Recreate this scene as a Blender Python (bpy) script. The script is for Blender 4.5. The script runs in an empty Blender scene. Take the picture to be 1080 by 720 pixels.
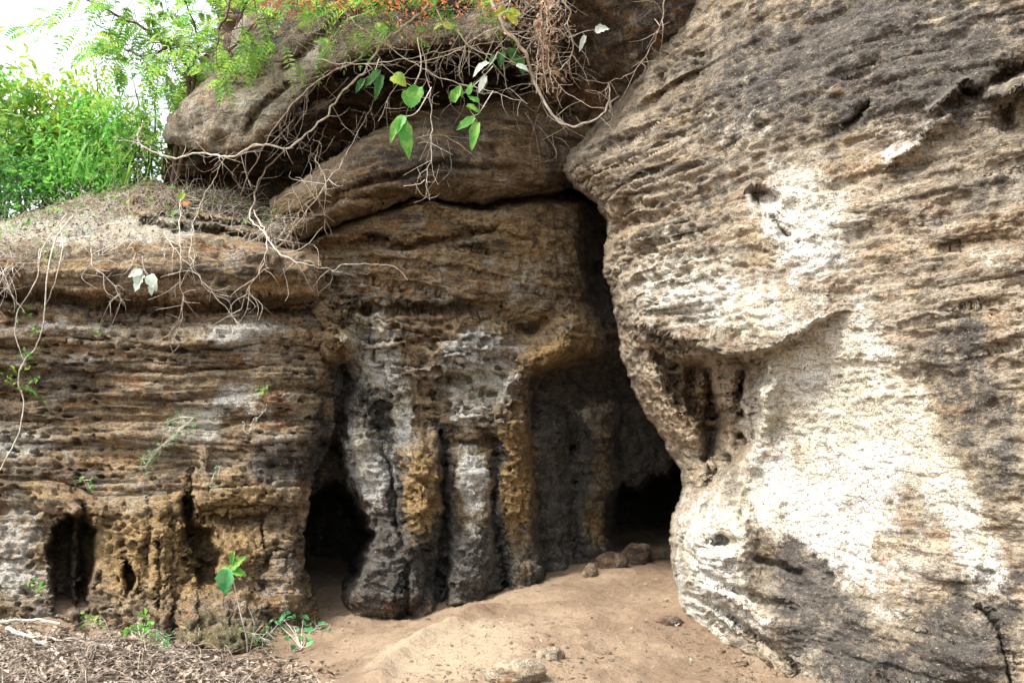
import bpy, math, random
import numpy as np
random.seed(7)
RAD = math.radians
col = bpy.context.scene.collection
scene = bpy.context.scene

# ------------------------------------------------------------------ camera
PITCH = RAD(8.0); FOC = 848.0; CAM = np.array([0.0, 0.0, 1.5])
def at(px, py, Y):
    """world point seen in direction (px,py) of a 1080x720 view, at forward distance Y"""
    px = np.asarray(px, float); py = np.asarray(py, float); Y = np.asarray(Y, float)
    cx = (px - 540) / FOC; cy = (360 - py) / FOC
    dy = math.cos(PITCH) - cy * math.sin(PITCH)
    dz = math.sin(PITCH) + cy * math.cos(PITCH)
    t = Y / dy
    return np.stack([CAM[0] + cx * t, CAM[1] + Y + 0 * t, CAM[2] + dz * t], -1)
cd = bpy.data.cameras.new('camera'); cam = bpy.data.objects.new('camera', cd); col.objects.link(cam)
cam.location = CAM; cam.rotation_euler = (RAD(90) + PITCH, 0, 0)
cd.sensor_width = 36; cd.lens = 36 * FOC / 1080; cd.clip_end = 2000; cd.clip_start = 0.05
scene.camera = cam

# ------------------------------------------------------------------ noise
_rng = np.random.RandomState(11)
PERM = _rng.permutation(256).astype(np.int64); PERM = np.concatenate([PERM, PERM, PERM])
GR = _rng.normal(size=(256, 3)); GR /= np.linalg.norm(GR, axis=1)[:, None]
def perlin(p):
    i = np.floor(p).astype(np.int64); f = p - i; u = f * f * f * (f * (f * 6 - 15) + 10); i &= 255
    r = 0
    for a in (0, 1):
        wa = u[:, 0] if a else 1 - u[:, 0]; ha = PERM[(i[:, 0] + a) & 255]
        for b in (0, 1):
            wb = u[:, 1] if b else 1 - u[:, 1]; hb = PERM[(ha + i[:, 1] + b) & 255]
            for c in (0, 1):
                wc = u[:, 2] if c else 1 - u[:, 2]; h = PERM[(hb + i[:, 2] + c) & 255]
                g = GR[h]
                r = r + wa * wb * wc * (g[:, 0] * (f[:, 0] - a) + g[:, 1] * (f[:, 1] - b) + g[:, 2] * (f[:, 2] - c))
    return r * 1.5
def fbm(p, o=4, g=0.5, ridged=False):
    r = 0; a = 1.0; n = 0
    for k in range(o):
        v = perlin(p * (2.03 ** k) + 17.3 * k)
        if ridged: v = 1 - 2 * np.abs(v)
        r = r + a * v; n += a; a *= g
    return r / n
PH = _rng.rand(256, 3)
def worley(p):
    i = np.floor(p).astype(np.int64); f = p - i
    f1 = np.full(len(p), 9.0); f2 = np.full(len(p), 9.0)
    for a in (-1, 0, 1):
        for b in (-1, 0, 1):
            for c in (-1, 0, 1):
                h = PERM[(PERM[(PERM[(i[:, 0] + a) & 255] + i[:, 1] + b) & 255] + i[:, 2] + c) & 255]
                q = PH[h] * 0.9 + np.array([a, b, c]) - f
                d = np.sqrt((q * q).sum(1))
                m = d < f1
                f2 = np.where(m, f1, np.minimum(f2, d)); f1 = np.where(m, d, f1)
    return f1, f2
def hash1(n):
    return PH[PERM[n.astype(np.int64) & 255], 0]
def sstep(a, b, x):
    t = np.clip((x - a) / (b - a), 0, 1); return t * t * (3 - 2 * t)

# ------------------------------------------------------------------ fields over the view
def tps(pts, X, Z, lin=None):
    P = np.array(pts, float); n = len(P); s = 300.0 if abs(P[:, 0]).max() > 50 else 3.0
    def U(r2): return np.where(r2 > 1e-12, 0.5 * r2 * np.log(r2 + 1e-20), 0)
    A = P[:, :2] / s
    K = U(((A[:, None] - A[None]) ** 2).sum(-1)) + np.eye(n) * 0.004
    Q = np.hstack([np.ones((n, 1)), A])
    M = np.zeros((n + 3, n + 3)); M[:n, :n] = K; M[:n, n:] = Q; M[n:, :n] = Q.T
    w = np.linalg.solve(M, np.concatenate([P[:, 2], np.zeros(3)]))
    x = X.ravel() / s; z = Z.ravel() / s; r = w[n] + w[n + 1] * x + w[n + 2] * z
    for k in range(n): r = r + w[k] * U((x - A[k, 0]) ** 2 + (z - A[k, 1]) ** 2)
    return r.reshape(X.shape)
def seg_dist(pts, X, Z, closed=False):
    """distance to a polyline + position along it (0..1)"""
    P = [np.array(p[:2], float) for p in pts]
    if closed: P = P + [P[0]]
    best = np.full(X.shape, 1e9); par = np.zeros(X.shape); n = len(P) - 1
    for k in range(n):
        a, b = P[k], P[k + 1]; d = b - a; L = d @ d
        t = np.clip(((X - a[0]) * d[0] + (Z - a[1]) * d[1]) / L, 0, 1)
        q = np.hypot(X - a[0] - t * d[0], Z - a[1] - t * d[1])
        m = q < best; best = np.where(m, q, best); par = np.where(m, (k + t) / n, par)
    return best, par
def poly_sd(poly, X, Z):
    """signed distance, positive inside"""
    d, _ = seg_dist(poly, X, Z, True); ins = np.zeros(X.shape, bool); n = len(poly)
    for k in range(n):
        x1, y1 = poly[k]; x2, y2 = poly[(k + 1) % n]
        if y1 == y2: continue
        c = ((y1 > Z) != (y2 > Z)) & (X < (x2 - x1) * (Z - y1) / (y2 - y1) + x1)
        ins ^= c
    return np.where(ins, d, -d)
def blob(X, Z, cx, cy, rx, ry, ang=0, p=2.0):
    c, s = math.cos(RAD(ang)), math.sin(RAD(ang))
    u = ((X - cx) * c + (Z - cy) * s) / rx; v = (-(X - cx) * s + (Z - cy) * c) / ry
    return np.exp(-((u * u + v * v) ** (p / 2)))
def dome(X, Z, cx, cy, rx, ry, ang=0):
    c, s = math.cos(RAD(ang)), math.sin(RAD(ang))
    u = ((X - cx) * c + (Z - cy) * s) / rx; v = (-(X - cx) * s + (Z - cy) * c) / ry
    return np.sqrt(np.clip(1 - (u * u + v * v), 0, 1))
def ridge(X, Z, pts, w, sharp=False):
    d, t = seg_dist(pts, X, Z)
    ws = np.interp(t, np.linspace(0, 1, len(pts)), [p[2] if len(p) > 2 else w for p in pts])
    q = d / ws
    if sharp: return np.sqrt(np.clip(1 - q ** 2.8, 0, 1))
    return np.exp(-q * q)
def fridge(X, Z, pts, w, p=2.2):
    """rounded ridge whose ends melt into the rock"""
    d, t = seg_dist(pts, X, Z)
    ws = np.interp(t, np.linspace(0, 1, len(pts)), [q[2] if len(q) > 2 else w for q in pts])
    e = sstep(0, .22, t) * sstep(1, .78, t)
    return np.exp(-(d / (ws * .92)) ** (p + .8)) * e
def flutes(X, Z, bounds, amps, zs, z0, z1, gap=1.0):
    """contiguous rounded columns between groove lines; bounds: one x list per groove, at the heights zs"""
    zz = Z[:, 0] if False else Z
    B = []
    for j, b in enumerate(bounds):
        q = np.stack([Z.ravel() / 26, np.full(Z.size, j * 9.7), 0 * Z.ravel()], 1)
        B.append(np.interp(Z, zs, b) + (fbm(q, 3) * 5.5).reshape(Z.shape))
    r = np.zeros(X.shape)
    for k in range(len(B) - 1):
        top = z0[k] if isinstance(z0, (list, tuple)) else z0
        f = (X - B[k]) / (B[k + 1] - B[k]); m = (f > 0) & (f < 1)
        prof = np.clip(1 - np.abs(2 * f - 1) ** 2.6, 0, 1) ** .62
        r = np.where(m, amps[k] * prof * sstep(top, top + 45, Z) * sstep(z1, z1 - 20, Z), r)
    return r
def axis(spec):
    """spec: list of (start, end, step)"""
    out = []
    for a, b, s in spec:
        n = max(1, int(round((b - a) / s))); out.append(np.linspace(a, b, n, endpoint=False))
    out.append([spec[-1][1]]); return np.concatenate(out)

def tag(o, label=None, cat=None, group=None, kind=None):
    if label: o['label'] = label
    if cat: o['category'] = cat
    if group: o['group'] = group
    if kind: o['kind'] = kind
    return o
def mesh_np(name, V, F, mat, smooth=True, parent=None):
    V = np.asarray(V, np.float32); F = np.asarray(F, np.int32); k = F.shape[1]
    me = bpy.data.meshes.new(name); me.vertices.add(len(V)); me.vertices.foreach_set('co', V.ravel())
    me.loops.add(F.size); me.loops.foreach_set('vertex_index', F.ravel())
    me.polygons.add(len(F)); me.polygons.foreach_set('loop_start', np.arange(0, F.size, k, dtype=np.int32))
    try: me.polygons.foreach_set('loop_total', np.full(len(F), k, np.int32))
    except Exception: pass
    me.polygons.foreach_set('use_smooth', np.full(len(F), smooth))
    me.update(calc_edges=True); me.validate()
    me.materials.append(mat)
    o = bpy.data.objects.new(name, me); col.objects.link(o)
    if parent: o.parent = parent
    return o
def empty(name, loc=(0, 0, 0)):
    o = bpy.data.objects.new(name, None); o.location = loc; col.objects.link(o); o.empty_display_size = .1; return o
def add_attr(o, name, arr):
    a = o.data.color_attributes.new(name, 'FLOAT_COLOR', 'POINT'); a.data.foreach_set('color', arr.astype(np.float32).ravel())

def grid_normals(P):
    du = np.gradient(P, axis=1); dv = np.gradient(P, axis=0)
    n = np.cross(du, dv); n /= (np.linalg.norm(n, axis=2)[..., None] + 1e-12)
    return n   # du = right, dv = down -> cross points towards ... fixed below
def grid_faces(ny, nx, keep):
    I = np.arange(ny * nx).reshape(ny, nx)
    F = np.stack([I[:-1, :-1], I[1:, :-1], I[1:, 1:], I[:-1, 1:]], -1).reshape(-1, 4)
    k = (keep[:-1, :-1] & keep[1:, :-1] & keep[1:, 1:] & keep[:-1, 1:]).ravel()
    F = F[k]; used = np.zeros(ny * nx, bool); used[F.ravel()] = True
    remap = np.cumsum(used) - 1
    return remap[F], used

def strata(P, thick, amp, seed=0.0, warp=0.25, tilt=(0.0, 0.0)):
    """broken bedding: every bed has its own projection, rounded nose and undercut"""
    z = P[:, 2] + P[:, 0] * tilt[0] + P[:, 1] * tilt[1]
    w = fbm(P * np.array([0.5, 0.5, 1.1]) + seed, 3) * warp + fbm(P * np.array([2.2, 2.2, 3.0]) + seed + 5, 2) * warp * 0.18
    s = (z + w) / thick + seed * 3.1
    k = np.floor(s); f = s - k
    h = hash1(k); lat = fbm(P * np.array([1.3, 1.3, .6]) + (h * 40)[:, None], 3)
    nose = np.sqrt(np.clip(1 - (1 - f) ** 2.2 * 0.0 - np.abs(f * 2 - 1.15).clip(0, 1) ** 3, 0, 1))
    pres = sstep(-.35, .3, lat + (h - .5) * .6)
    return amp * ((h - .5) * 1.0 + lat * .9) * nose + amp * 0.55 * (nose - 1) * pres

def rock(name, xs, ys, depth, keepY, mat, feat=None, disp=None, stain_shade=None, warp=5.0, parent=None, clip=None):
    X, Z = np.meshgrid(xs, ys)
    nw = np.stack([X.ravel() / 60, Z.ravel() / 60, np.full(X.size, 3.3)], 1)
    wx = ((fbm(nw, 5, .65) * 1.9 + fbm(nw * 7 + 5, 2, .6) * .35) * warp).reshape(X.shape); wz = ((fbm(nw + 31.7, 5, .65) * 1.9 + fbm(nw * 7 + 55, 2, .6) * .35) * warp).reshape(X.shape)
    Y = depth(X, Z) if callable(depth) else tps(depth, X, Z)
    Y = Y + 0
    if feat: Y = feat(X + wx, Z + wz, Y, X, Z)
    P = at(X, Z, Y); shp = P.shape
    keep = Y < keepY
    if clip is not None: keep &= clip(X, Z)
    if disp:
        for fn in disp:
            N = grid_normals(P)
            N = np.where((N[..., 1:2] > 0), -N, N)      # face the viewer side (-Y)
            d = fn(P.reshape(-1, 3), (X + wx).ravel(), (Z + wz).ravel(), N.reshape(-1, 3)).reshape(shp[:2])
            vd = P - CAM; vd /= np.linalg.norm(vd, axis=2)[..., None]
            fc = -(N * vd).sum(2)
            d = d * (.12 + .88 * sstep(.12, .55, np.abs(fc)))
            P = P + N * d[..., None]
    F, used = grid_faces(shp[0], shp[1], keep)
    o = mesh_np(name, P.reshape(-1, 3)[used], F, mat, True, parent)
    # face orientation towards the open side
    if stain_shade is not None:
        S = np.clip(stain_shade(P.reshape(-1, 3), (X + wx * 1.6).ravel(), (Z + wz * 1.6).ravel()), 0, 1)
        add_attr(o, 'stain_shade', S[used])
    return o
# ------------------------------------------------------------------ materials
def new_mat(name):
    m = bpy.data.materials.new(name); m.use_nodes = True; nt = m.node_tree; nt.nodes.clear()
    out = nt.nodes.new('ShaderNodeOutputMaterial'); b = nt.nodes.new('ShaderNodeBsdfPrincipled')
    nt.links.new(b.outputs[0], out.inputs[0]); b.inputs['Roughness'].default_value = .9
    b.inputs['Specular IOR Level'].default_value = .25
    return m, nt, b
class NB:
    def __init__(s, nt):
        s.nt = nt; tc = nt.nodes.new('ShaderNodeTexCoord'); s.co = tc.outputs['Object']
    def set(s, sock, v):
        if isinstance(v, bpy.types.NodeSocket): s.nt.links.new(v, sock)
        elif isinstance(v, (tuple, list)): sock.default_value = tuple(v) + ((1,) if len(v) == 3 and len(sock.default_value) == 4 else ())
        else: sock.default_value = v
    def map(s, sc, rot=(0, 0, 0), loc=(0, 0, 0)):
        n = s.nt.nodes.new('ShaderNodeMapping'); s.set(n.inputs[0], s.co); s.set(n.inputs['Scale'], sc); s.set(n.inputs['Rotation'], rot); s.set(n.inputs['Location'], loc); return n.outputs[0]
    def noise(s, scale, detail=4, rough=.6, vec=None, dist=0):
        n = s.nt.nodes.new('ShaderNodeTexNoise'); s.set(n.inputs['Vector'], vec or s.co)
        n.inputs['Scale'].default_value = scale; n.inputs['Detail'].default_value = detail; n.inputs['Roughness'].default_value = rough; n.inputs['Distortion'].default_value = dist
        return n.outputs['Fac']
    def vor(s, scale, vec=None, feat='F1', rnd=1):
        n = s.nt.nodes.new('ShaderNodeTexVoronoi'); n.feature = feat; s.set(n.inputs['Vector'], vec or s.co); n.inputs['Scale'].default_value = scale
        n.inputs['Randomness'].default_value = rnd; return n.outputs['Distance']
    def math(s, op, a, b=0.0, clamp=False):
        n = s.nt.nodes.new('ShaderNodeMath'); n.operation = op; n.use_clamp = clamp; s.set(n.inputs[0], a); s.set(n.inputs[1], b); return n.outputs[0]
    def ramp(s, f, a, b, lo=0., hi=1.):
        n = s.nt.nodes.new('ShaderNodeMapRange'); n.interpolation_type = 'SMOOTHSTEP'; s.set(n.inputs[0], f)
        for i, v in enumerate((a, b, lo, hi)): n.inputs[i + 1].default_value = v
        return n.outputs[0]
    def mix(s, f, a, b, mode='MIX'):
        n = s.nt.nodes.new('ShaderNodeMix'); n.data_type = 'RGBA'; n.blend_type = mode; s.set(n.inputs[0], f); s.set(n.inputs[6], a); s.set(n.inputs[7], b); return n.outputs[2]
    def attr(s, name):
        n = s.nt.nodes.new('ShaderNodeAttribute'); n.attribute_name = name; sp = s.nt.nodes.new('ShaderNodeSeparateColor'); s.set(sp.inputs[0], n.outputs['Color'])
        return sp.outputs[0], sp.outputs[1], sp.outputs[2], n.outputs['Alpha']
    def bump(s, b, h, strength=.5, dist=.02, normal=None):
        n = s.nt.nodes.new('ShaderNodeBump'); n.inputs['Strength'].default_value = strength; n.inputs['Distance'].default_value = dist; s.set(n.inputs['Height'], h)
        if normal: s.set(n.inputs['Normal'], normal)
        s.nt.links.new(n.outputs[0], b.inputs['Normal']); return n.outputs[0]

def rock_mat(name, c1, c2, c3, white=(.70, .665, .585), black=(.022, .021, .02), ochre=(.33, .215, .105), moss=(.10, .10, .05), grain=1.0, bstr=1.0, aniso=2.6, vary=.6, sat=1.15):
    m, nt, b = new_mat(name); N = NB(nt)
    bed = N.noise(1.0, 4, .68, N.map((1.2, 1.2, 9.0)), .5)        # colour bedding
    big = N.noise(1.6, 3, .6); mid = N.noise(7, 5, .72); fine = N.noise(34, 4, .78); pep = N.noise(130, 1, .7)
    drip = N.noise(1.0, 4, .65, N.map((7, 7, 1.1)))
    c = N.mix(N.ramp(bed, .42, .56), c1, c2)
    c = N.mix(N.ramp(N.math('ADD', N.math('MULTIPLY', big, .5), N.math('MULTIPLY', mid, .5)), .46, .58), c, c3)
    c = N.mix(N.math('MULTIPLY', N.ramp(N.noise(2.3, 4, .7, N.map((1, 1, 2.2), (0, 0, 0), (7, 3, 1)), .7), .52, .64), vary), c, (.31, .155, .075))
    c = N.mix(N.math('MULTIPLY', N.ramp(N.noise(1.9, 4, .72, N.map((1, 1, 1.8), (0, 0, 0), (2, 9, 5)), .6), .53, .63), vary), c, (.47, .345, .19))
    c = N.mix(N.math('MULTIPLY', N.ramp(N.noise(2.0, 4, .72, N.map((1, 1, 1.5), (0, 0, 0), (12, 1, 8)), .6), .54, .64), vary), c, (.36, .345, .31))
    c = N.mix(N.math('MULTIPLY', N.ramp(bed, .45, .36), .85), c, tuple(x * .33 for x in c3))
    c = N.mix(N.math('MULTIPLY', N.ramp(drip, .54, .66), .5), c, (.30, .275, .225))
    W, K, O, M = N.attr('stain_shade')
    jag = N.math('ADD', N.math('ADD', N.math('MULTIPLY', N.math('SUBTRACT', mid, .5), 1.5), N.math('MULTIPLY', N.math('SUBTRACT', fine, .5), 1.2)), N.math('MULTIPLY', N.math('SUBTRACT', drip, .5), .9))
    def edge(s, k, a=.30, bb=.86):
        return N.ramp(N.math('ADD', s, N.math('MULTIPLY', jag, k)), a, bb)
    c = N.mix(N.math('MULTIPLY', edge(O, .9), .85), c, N.mix(N.ramp(mid, .4, .62), ochre, tuple(x * .55 for x in ochre)))
    c = N.mix(N.math('MULTIPLY', edge(M, .9), .75), c, moss)
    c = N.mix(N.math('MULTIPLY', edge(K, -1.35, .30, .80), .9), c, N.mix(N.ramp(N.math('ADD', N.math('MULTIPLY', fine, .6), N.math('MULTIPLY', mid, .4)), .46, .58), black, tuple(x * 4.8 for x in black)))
    wc = N.mix(N.ramp(big, .42, .6), white, (white[0] * .86, white[1] * .80, white[2] * .66))
    wc = N.mix(N.ramp(fine, .55, .4), wc, tuple(x * .62 for x in white))
    c = N.mix(N.math('MULTIPLY', edge(W, 1.15), .92), c, wc)
    # grain: dark specks and pale grains
    c = N.mix(N.math('MULTIPLY', N.ramp(fine, .535, .62), .72 * grain), c, (.04, .031, .024))
    c = N.mix(N.math('MULTIPLY', N.ramp(fine, .44, .33), .45 * grain), c, (.56, .49, .37))
    vein = N.ramp(N.math('ABSOLUTE', N.math('SUBTRACT', N.noise(3.2, 5, .75, N.map((1, 1, 3.2)), .8), .5)), .0, .022, 1, 0)
    c = N.mix(N.math('MULTIPLY', vein, .6), c, (.035, .027, .02))
    c = N.mix(N.math('MULTIPLY', N.ramp(pep, .56, .68), .6 * grain), c, (.05, .04, .035))
    hs = nt.nodes.new('ShaderNodeHueSaturation'); hs.inputs['Saturation'].default_value = sat; N.set(hs.inputs['Color'], c); c = hs.outputs[0]
    nt.links.new(c, b.inputs['Base Color'])
    h = N.math('ADD', N.math('MULTIPLY', fine, -.8), N.math('MULTIPLY', pep, -.2))
    h = N.math('ADD', h, N.math('MULTIPLY', N.noise(15, 4, .72, N.map((1, 1, aniso))), 1.5))
    h = N.math('ADD', h, N.math('MULTIPLY', N.ramp(N.vor(17, N.map((1, 1, 1.3, )), 'F1'), .05, .22), .35))
    N.bump(b, h, bstr, .045)
    return m
M_left = rock_mat('layered_rock', (.23, .17, .11), (.40, .31, .21), (.165, .13, .09), ochre=(.50, .35, .18), white=(.74, .72, .66))
M_mid = rock_mat('cave_rock', (.21, .152, .095), (.34, .26, .165), (.155, .118, .08), black=(.038, .037, .035), ochre=(.50, .345, .18), white=(.76, .75, .70))
M_right = rock_mat('pale_rock', (.235, .19, .138), (.37, .31, .23), (.165, .138, .10), white=(.75, .73, .67), black=(.030, .028, .026), ochre=(.36, .24, .13), aniso=1.4, vary=.3, bstr=.75, sat=1.05)
M_top = rock_mat('grey_rock', (.31, .275, .22), (.42, .375, .30), (.19, .165, .13), aniso=1.2, vary=.3)
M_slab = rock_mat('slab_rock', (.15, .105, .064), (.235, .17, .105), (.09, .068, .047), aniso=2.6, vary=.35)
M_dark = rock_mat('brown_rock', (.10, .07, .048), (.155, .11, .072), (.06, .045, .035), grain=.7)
M_stone = rock_mat('stone', (.26, .19, .13), (.34, .26, .18), (.20, .14, .10))

# ------------------------------------------------------------------ rock masses
def pits(P, scale, aniso=(1, 1, 1.5), th=.42):
    q = P * np.array(aniso) * scale; q = q + fbm(P * 6, 2)[:, None] * .35
    f1, f2 = worley(q); return sstep(th, th * .45, f1), f2 - f1
def inside(poly, X, Z, w):
    q = np.stack([X.ravel() / 17, Z.ravel() / 17, np.full(X.size, 1.7)], 1)
    return sstep(-w, w, poly_sd(poly, X, Z) + (fbm(q, 3, .6) * 8).reshape(X.shape))

# ---- left layered cliff
A_ctrl = [(-200, 200, 9.6), (0, 236, 9.2), (60, 216, 9.3), (150, 196, 9.5), (250, 205, 9.6), (345, 225, 9.6), (0, 268, 8.05), (150, 268, 8.05), (280, 262, 8.15), (350, 262, 8.3),
          (0, 320, 8.0), (150, 322, 8.05), (300, 322, 8.15), (0, 400, 8.15), (150, 400, 8.15), (300, 400, 8.2), (0, 500, 8.0), (150, 500, 8.0), (300, 500, 8.05),
          (0, 640, 7.7), (150, 640, 7.6), (300, 640, 7.65), (350, 400, 8.4), (-250, 300, 7.7), (-250, 600, 7.3), (0, 760, 7.2), (300, 760, 7.4)]
C1 = [(58, 556), (70, 545), (88, 545), (100, 560), (103, 590), (93, 620), (92, 643), (62, 643), (56, 610), (50, 580)]
C2 = [(196, 520), (206, 530), (205, 555), (222, 560), (234, 585), (228, 606), (236, 616), (210, 616), (202, 590), (194, 560)]
C3 = [(132, 590), (142, 596), (140, 618), (134, 624), (129, 610)]
def A_feat(X, Z, Y, X0, Z0):
    rim = np.interp(X, [-250, -60, 0, 60, 150, 250, 290, 400], [238, 240, 233, 214, 193, 203, 222, 240])
    Y += 26 * sstep(0, 14, rim - Z)                     # behind the rim
    Y -= .16 * blob(X, Z, 150, 272, 260, 20, 0, 4)            # upper slab nose
    und = np.interp(X, [-200, 0, 40, 150, 270, 345], [318, 312, 312, 326, 322, 330])
    Y += .34 * np.exp(-((Z - und) / 7) ** 2) + .10 * np.exp(-((Z - und - 14) / 12) ** 2)
    Y -= .10 * blob(X, Z, 305, 285, 45, 14); Y += .3 * blob(X, Z, 305, 316, 30, 6, 3, 4)
    Y += .22 * ridge(X, Z, [(150, 236), (240, 246), (300, 262)], 5)
    Y -= .12 * ridge(X, Z, [(140, 248), (240, 256), (290, 272)], 7)
    for o_, a_ in ((0, .16), (11, .13), (-10, .12)): Y += a_ * ridge(X, Z, [(170 + o_ * 3, 226 + o_), (215, 232 + o_), (262, 240 + o_), (318, 252 + o_)], 2.6) - a_ * .7 * ridge(X, Z, [(170 + o_ * 3, 231 + o_), (215, 237 + o_), (262, 245 + o_), (318, 257 + o_)], 4)
    # lower zone : honeycombed flutes and small caves
    Y += .8 * inside(C1, X, Z, 5); Y -= .45 * ridge(X, Z, [(79, 540), (77, 600), (80, 650)], 5.5)
    Y -= .12 * blob(X, Z, 80, 536, 40, 16, 0, 3) - .04 * blob(X, Z, 46, 590, 12, 40)
    Y += .55 * inside(C2, X, Z, 5) + .4 * inside(C3, X, Z, 3)
    Y -= flutes(X, Z, [[112, 108, 102], [134, 130, 126], [158, 157, 155], [181, 182, 184], [203, 204, 212]], [.07, .10, .15, .09], [520, 590, 670], [548, 512, 500, 505], 720)
    Y -= .22 * blob(X, Z, 172, 640, 46, 34, 0, 3) + .10 * blob(X, Z, 120, 625, 20, 30, 0, 3) + .14 * blob(X, Z, 150, 560, 26, 24) - .12 * blob(X, Z, 196, 600, 8, 30)
    Y -= .10 * fridge(X, Z, [(214, 470), (214, 500), (216, 530)], 8)
    for pts in ([(203, 500), (200, 530)], [(276, 545), (280, 600)], [(168, 570), (170, 640)]):
        Y += .10 * ridge(X, Z, pts, 2.5)
    Y -= .18 * blob(X, Z, 255, 520, 45, 26, 0, 4); Y -= .16 * blob(X, Z, 235, 575, 30, 18)
    Y -= .14 * blob(X, Z, 255, 595, 30, 30, 0, 4) ; Y -= .30 * dome(X, Z, 235, 650, 48, 52) + .65 * blob(X, Z, 250, 700, 75, 48, 0, 3) + .3 * blob(X, Z, 150, 690, 60, 30); Y -= .2 * dome(X, Z, 300, 620, 26, 40)
    Y += .25 * blob(X, Z, 228, 618, 24, 6) ; Y += .2 * blob(X, Z, 250, 548, 30, 5)
    # right end turns into the crevice
    edge = np.interp(Z, [180, 300, 345, 400, 460, 500, 560, 600, 640, 700], [300, 345, 352, 352, 350, 330, 318, 322, 335, 345])
    Y += .25 * sstep(-16, 2, X - edge) + 30 * sstep(2, 12, X - edge)
    Y -= .12 * blob(X, Z, 300, 430, 38, 60, 0, 4)
    return Y
def A_d1(P, X, Z, N):
    up = sstep(330, 300, Z)
    a = 1 - .65 * up; lo = sstep(520, 560, Z)
    d = strata(P, .23, .13, .3) * a * (1 - .45 * lo) + fbm(P * 1.6, 4) * .09
    return d
def A_d2(P, X, Z, N):
    up = sstep(330, 300, Z); lo = sstep(505, 545, Z); top = sstep(275, 262, Z)
    d = (strata(P, .075, .045, 2.1, .16) + strata(P, .035, .024, 6.1, .10)) * (1 - .5 * up) * (1 - .5 * lo)
    p1, _ = pits(P, 7.5, (1, 1, 2.2), .36); p2, e2 = pits(P, 9.5, (1, 1, 1.3), .42)
    d -= p1 * .10 * sstep(-.15, .15, perlin(P * .9)) * (1 - lo) * (1 - .8 * up)
    d -= p2 * .11 * lo * sstep(-.35, .1, perlin(P * 1.7 + 4))
    d += fbm(P * np.array([5, 5, 10]), 5, .65) * .055 + fbm(P * 20, 2) * .016 + top * (fbm(P * 8, 3) * .07 + strata(P, .05, .06, 8.1, .12) + strata(P, .16, .10, 3.3, .2)) + lo * fbm(P * np.array([4.5, 4.5, 3]), 4, .65) * .11
    return d
def A_stain(P, X, Z):
    W = .75 * blob(X, Z, 262, 355, 45, 14, -8) + .7 * blob(X, Z, 250, 415, 26, 20) + .85 * blob(X, Z, 205, 445, 30, 18) + .55 * blob(X, Z, 20, 470, 50, 18) + .5 * blob(X, Z, 20, 560, 26, 50) \
        + .45 * blob(X, Z, 100, 380, 90, 8) + .4 * blob(X, Z, 60, 340, 80, 8) + .55 * blob(X, Z, 20, 620, 50, 22) + .5 * blob(X, Z, 120, 240, 150, 22) + .4 * blob(X, Z, 300, 460, 25, 20) + .35 * blob(X, Z, 150, 350, 120, 12) + .3 * blob(X, Z, 330, 290, 30, 20) + .35 * blob(X, Z, 60, 240, 90, 20) + .3 * blob(X, Z, 160, 470, 60, 14)
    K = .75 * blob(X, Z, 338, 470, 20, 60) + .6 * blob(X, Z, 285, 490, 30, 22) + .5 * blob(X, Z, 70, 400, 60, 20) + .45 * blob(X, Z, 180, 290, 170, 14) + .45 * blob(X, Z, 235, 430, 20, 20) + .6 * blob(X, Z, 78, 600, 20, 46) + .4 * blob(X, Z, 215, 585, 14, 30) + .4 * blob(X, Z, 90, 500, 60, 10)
    O = .62 * blob(X, Z, 150, 570, 150, 60, 0, 4) * sstep(40, 110, X) + .5 * blob(X, Z, 260, 520, 60, 26) + .5 * blob(X, Z, 120, 440, 70, 22) + .4 * blob(X, Z, 320, 430, 20, 30) + .6 * blob(X, Z, 305, 314, 34, 6) + .5 * blob(X, Z, 200, 600, 90, 50)
    Mo = .8 * blob(X, Z, 235, 672, 70, 26) + .5 * blob(X, Z, 210, 236, 120, 18)
    return np.stack([W * 1.4, K * 1.3, O * .98, Mo * 1.2], 1)

step = QUAL = 1.6
xsA = axis([(-240, -20, 5), (-20, 372, 1.35)]); ysA = axis([(176, 690, 1.35), (690, 760, 5)])
A_lim = lambda X, Z: tps(A_ctrl, X, Z)
rockA = rock('rock_wall', xsA, ysA, A_ctrl, 15, M_left, A_feat, (A_d1, A_d2), A_stain)
tag(rockA, 'brown layered rock wall with small honeycomb holes and two low hollows at its foot, left of the tall crevice', 'rock wall')

# ---- central wall with the columns
E_ctrl = [(330, 250, 8.3), (340, 300, 8.35), (450, 225, 8.35), (520, 215, 8.5), (450, 330, 8.4), (450, 420, 8.5), (400, 600, 8.45), (440, 640, 8.15), (500, 620, 8.4), (560, 215, 8.7), (590, 300, 8.75), (560, 600, 8.75),
          (640, 220, 9.5), (655, 330, 9.6), (690, 430, 9.8), (600, 470, 9.15), (600, 600, 8.95), (700, 590, 9.9), (700, 520, 9.9), (740, 560, 9.8), (350, 480, 8.6), (330, 640, 8.5), (740, 300, 10.0), (500, 720, 8.2), (700, 700, 9.4), (760, 450, 10)]
H1 = [(338, 522), (352, 516), (368, 528), (380, 546), (387, 564), (374, 596), (362, 616), (350, 622), (338, 620), (326, 604), (316, 575), (320, 545)]
H1b = [(352, 464), (362, 474), (368, 505), (382, 540), (384, 600), (352, 645), (330, 630), (310, 570), (316, 520), (334, 486)]
H2 = [(646, 532), (656, 520), (672, 517), (688, 506), (706, 500), (725, 480), (760, 500), (760, 600), (690, 590), (655, 584), (644, 560)]
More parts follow.
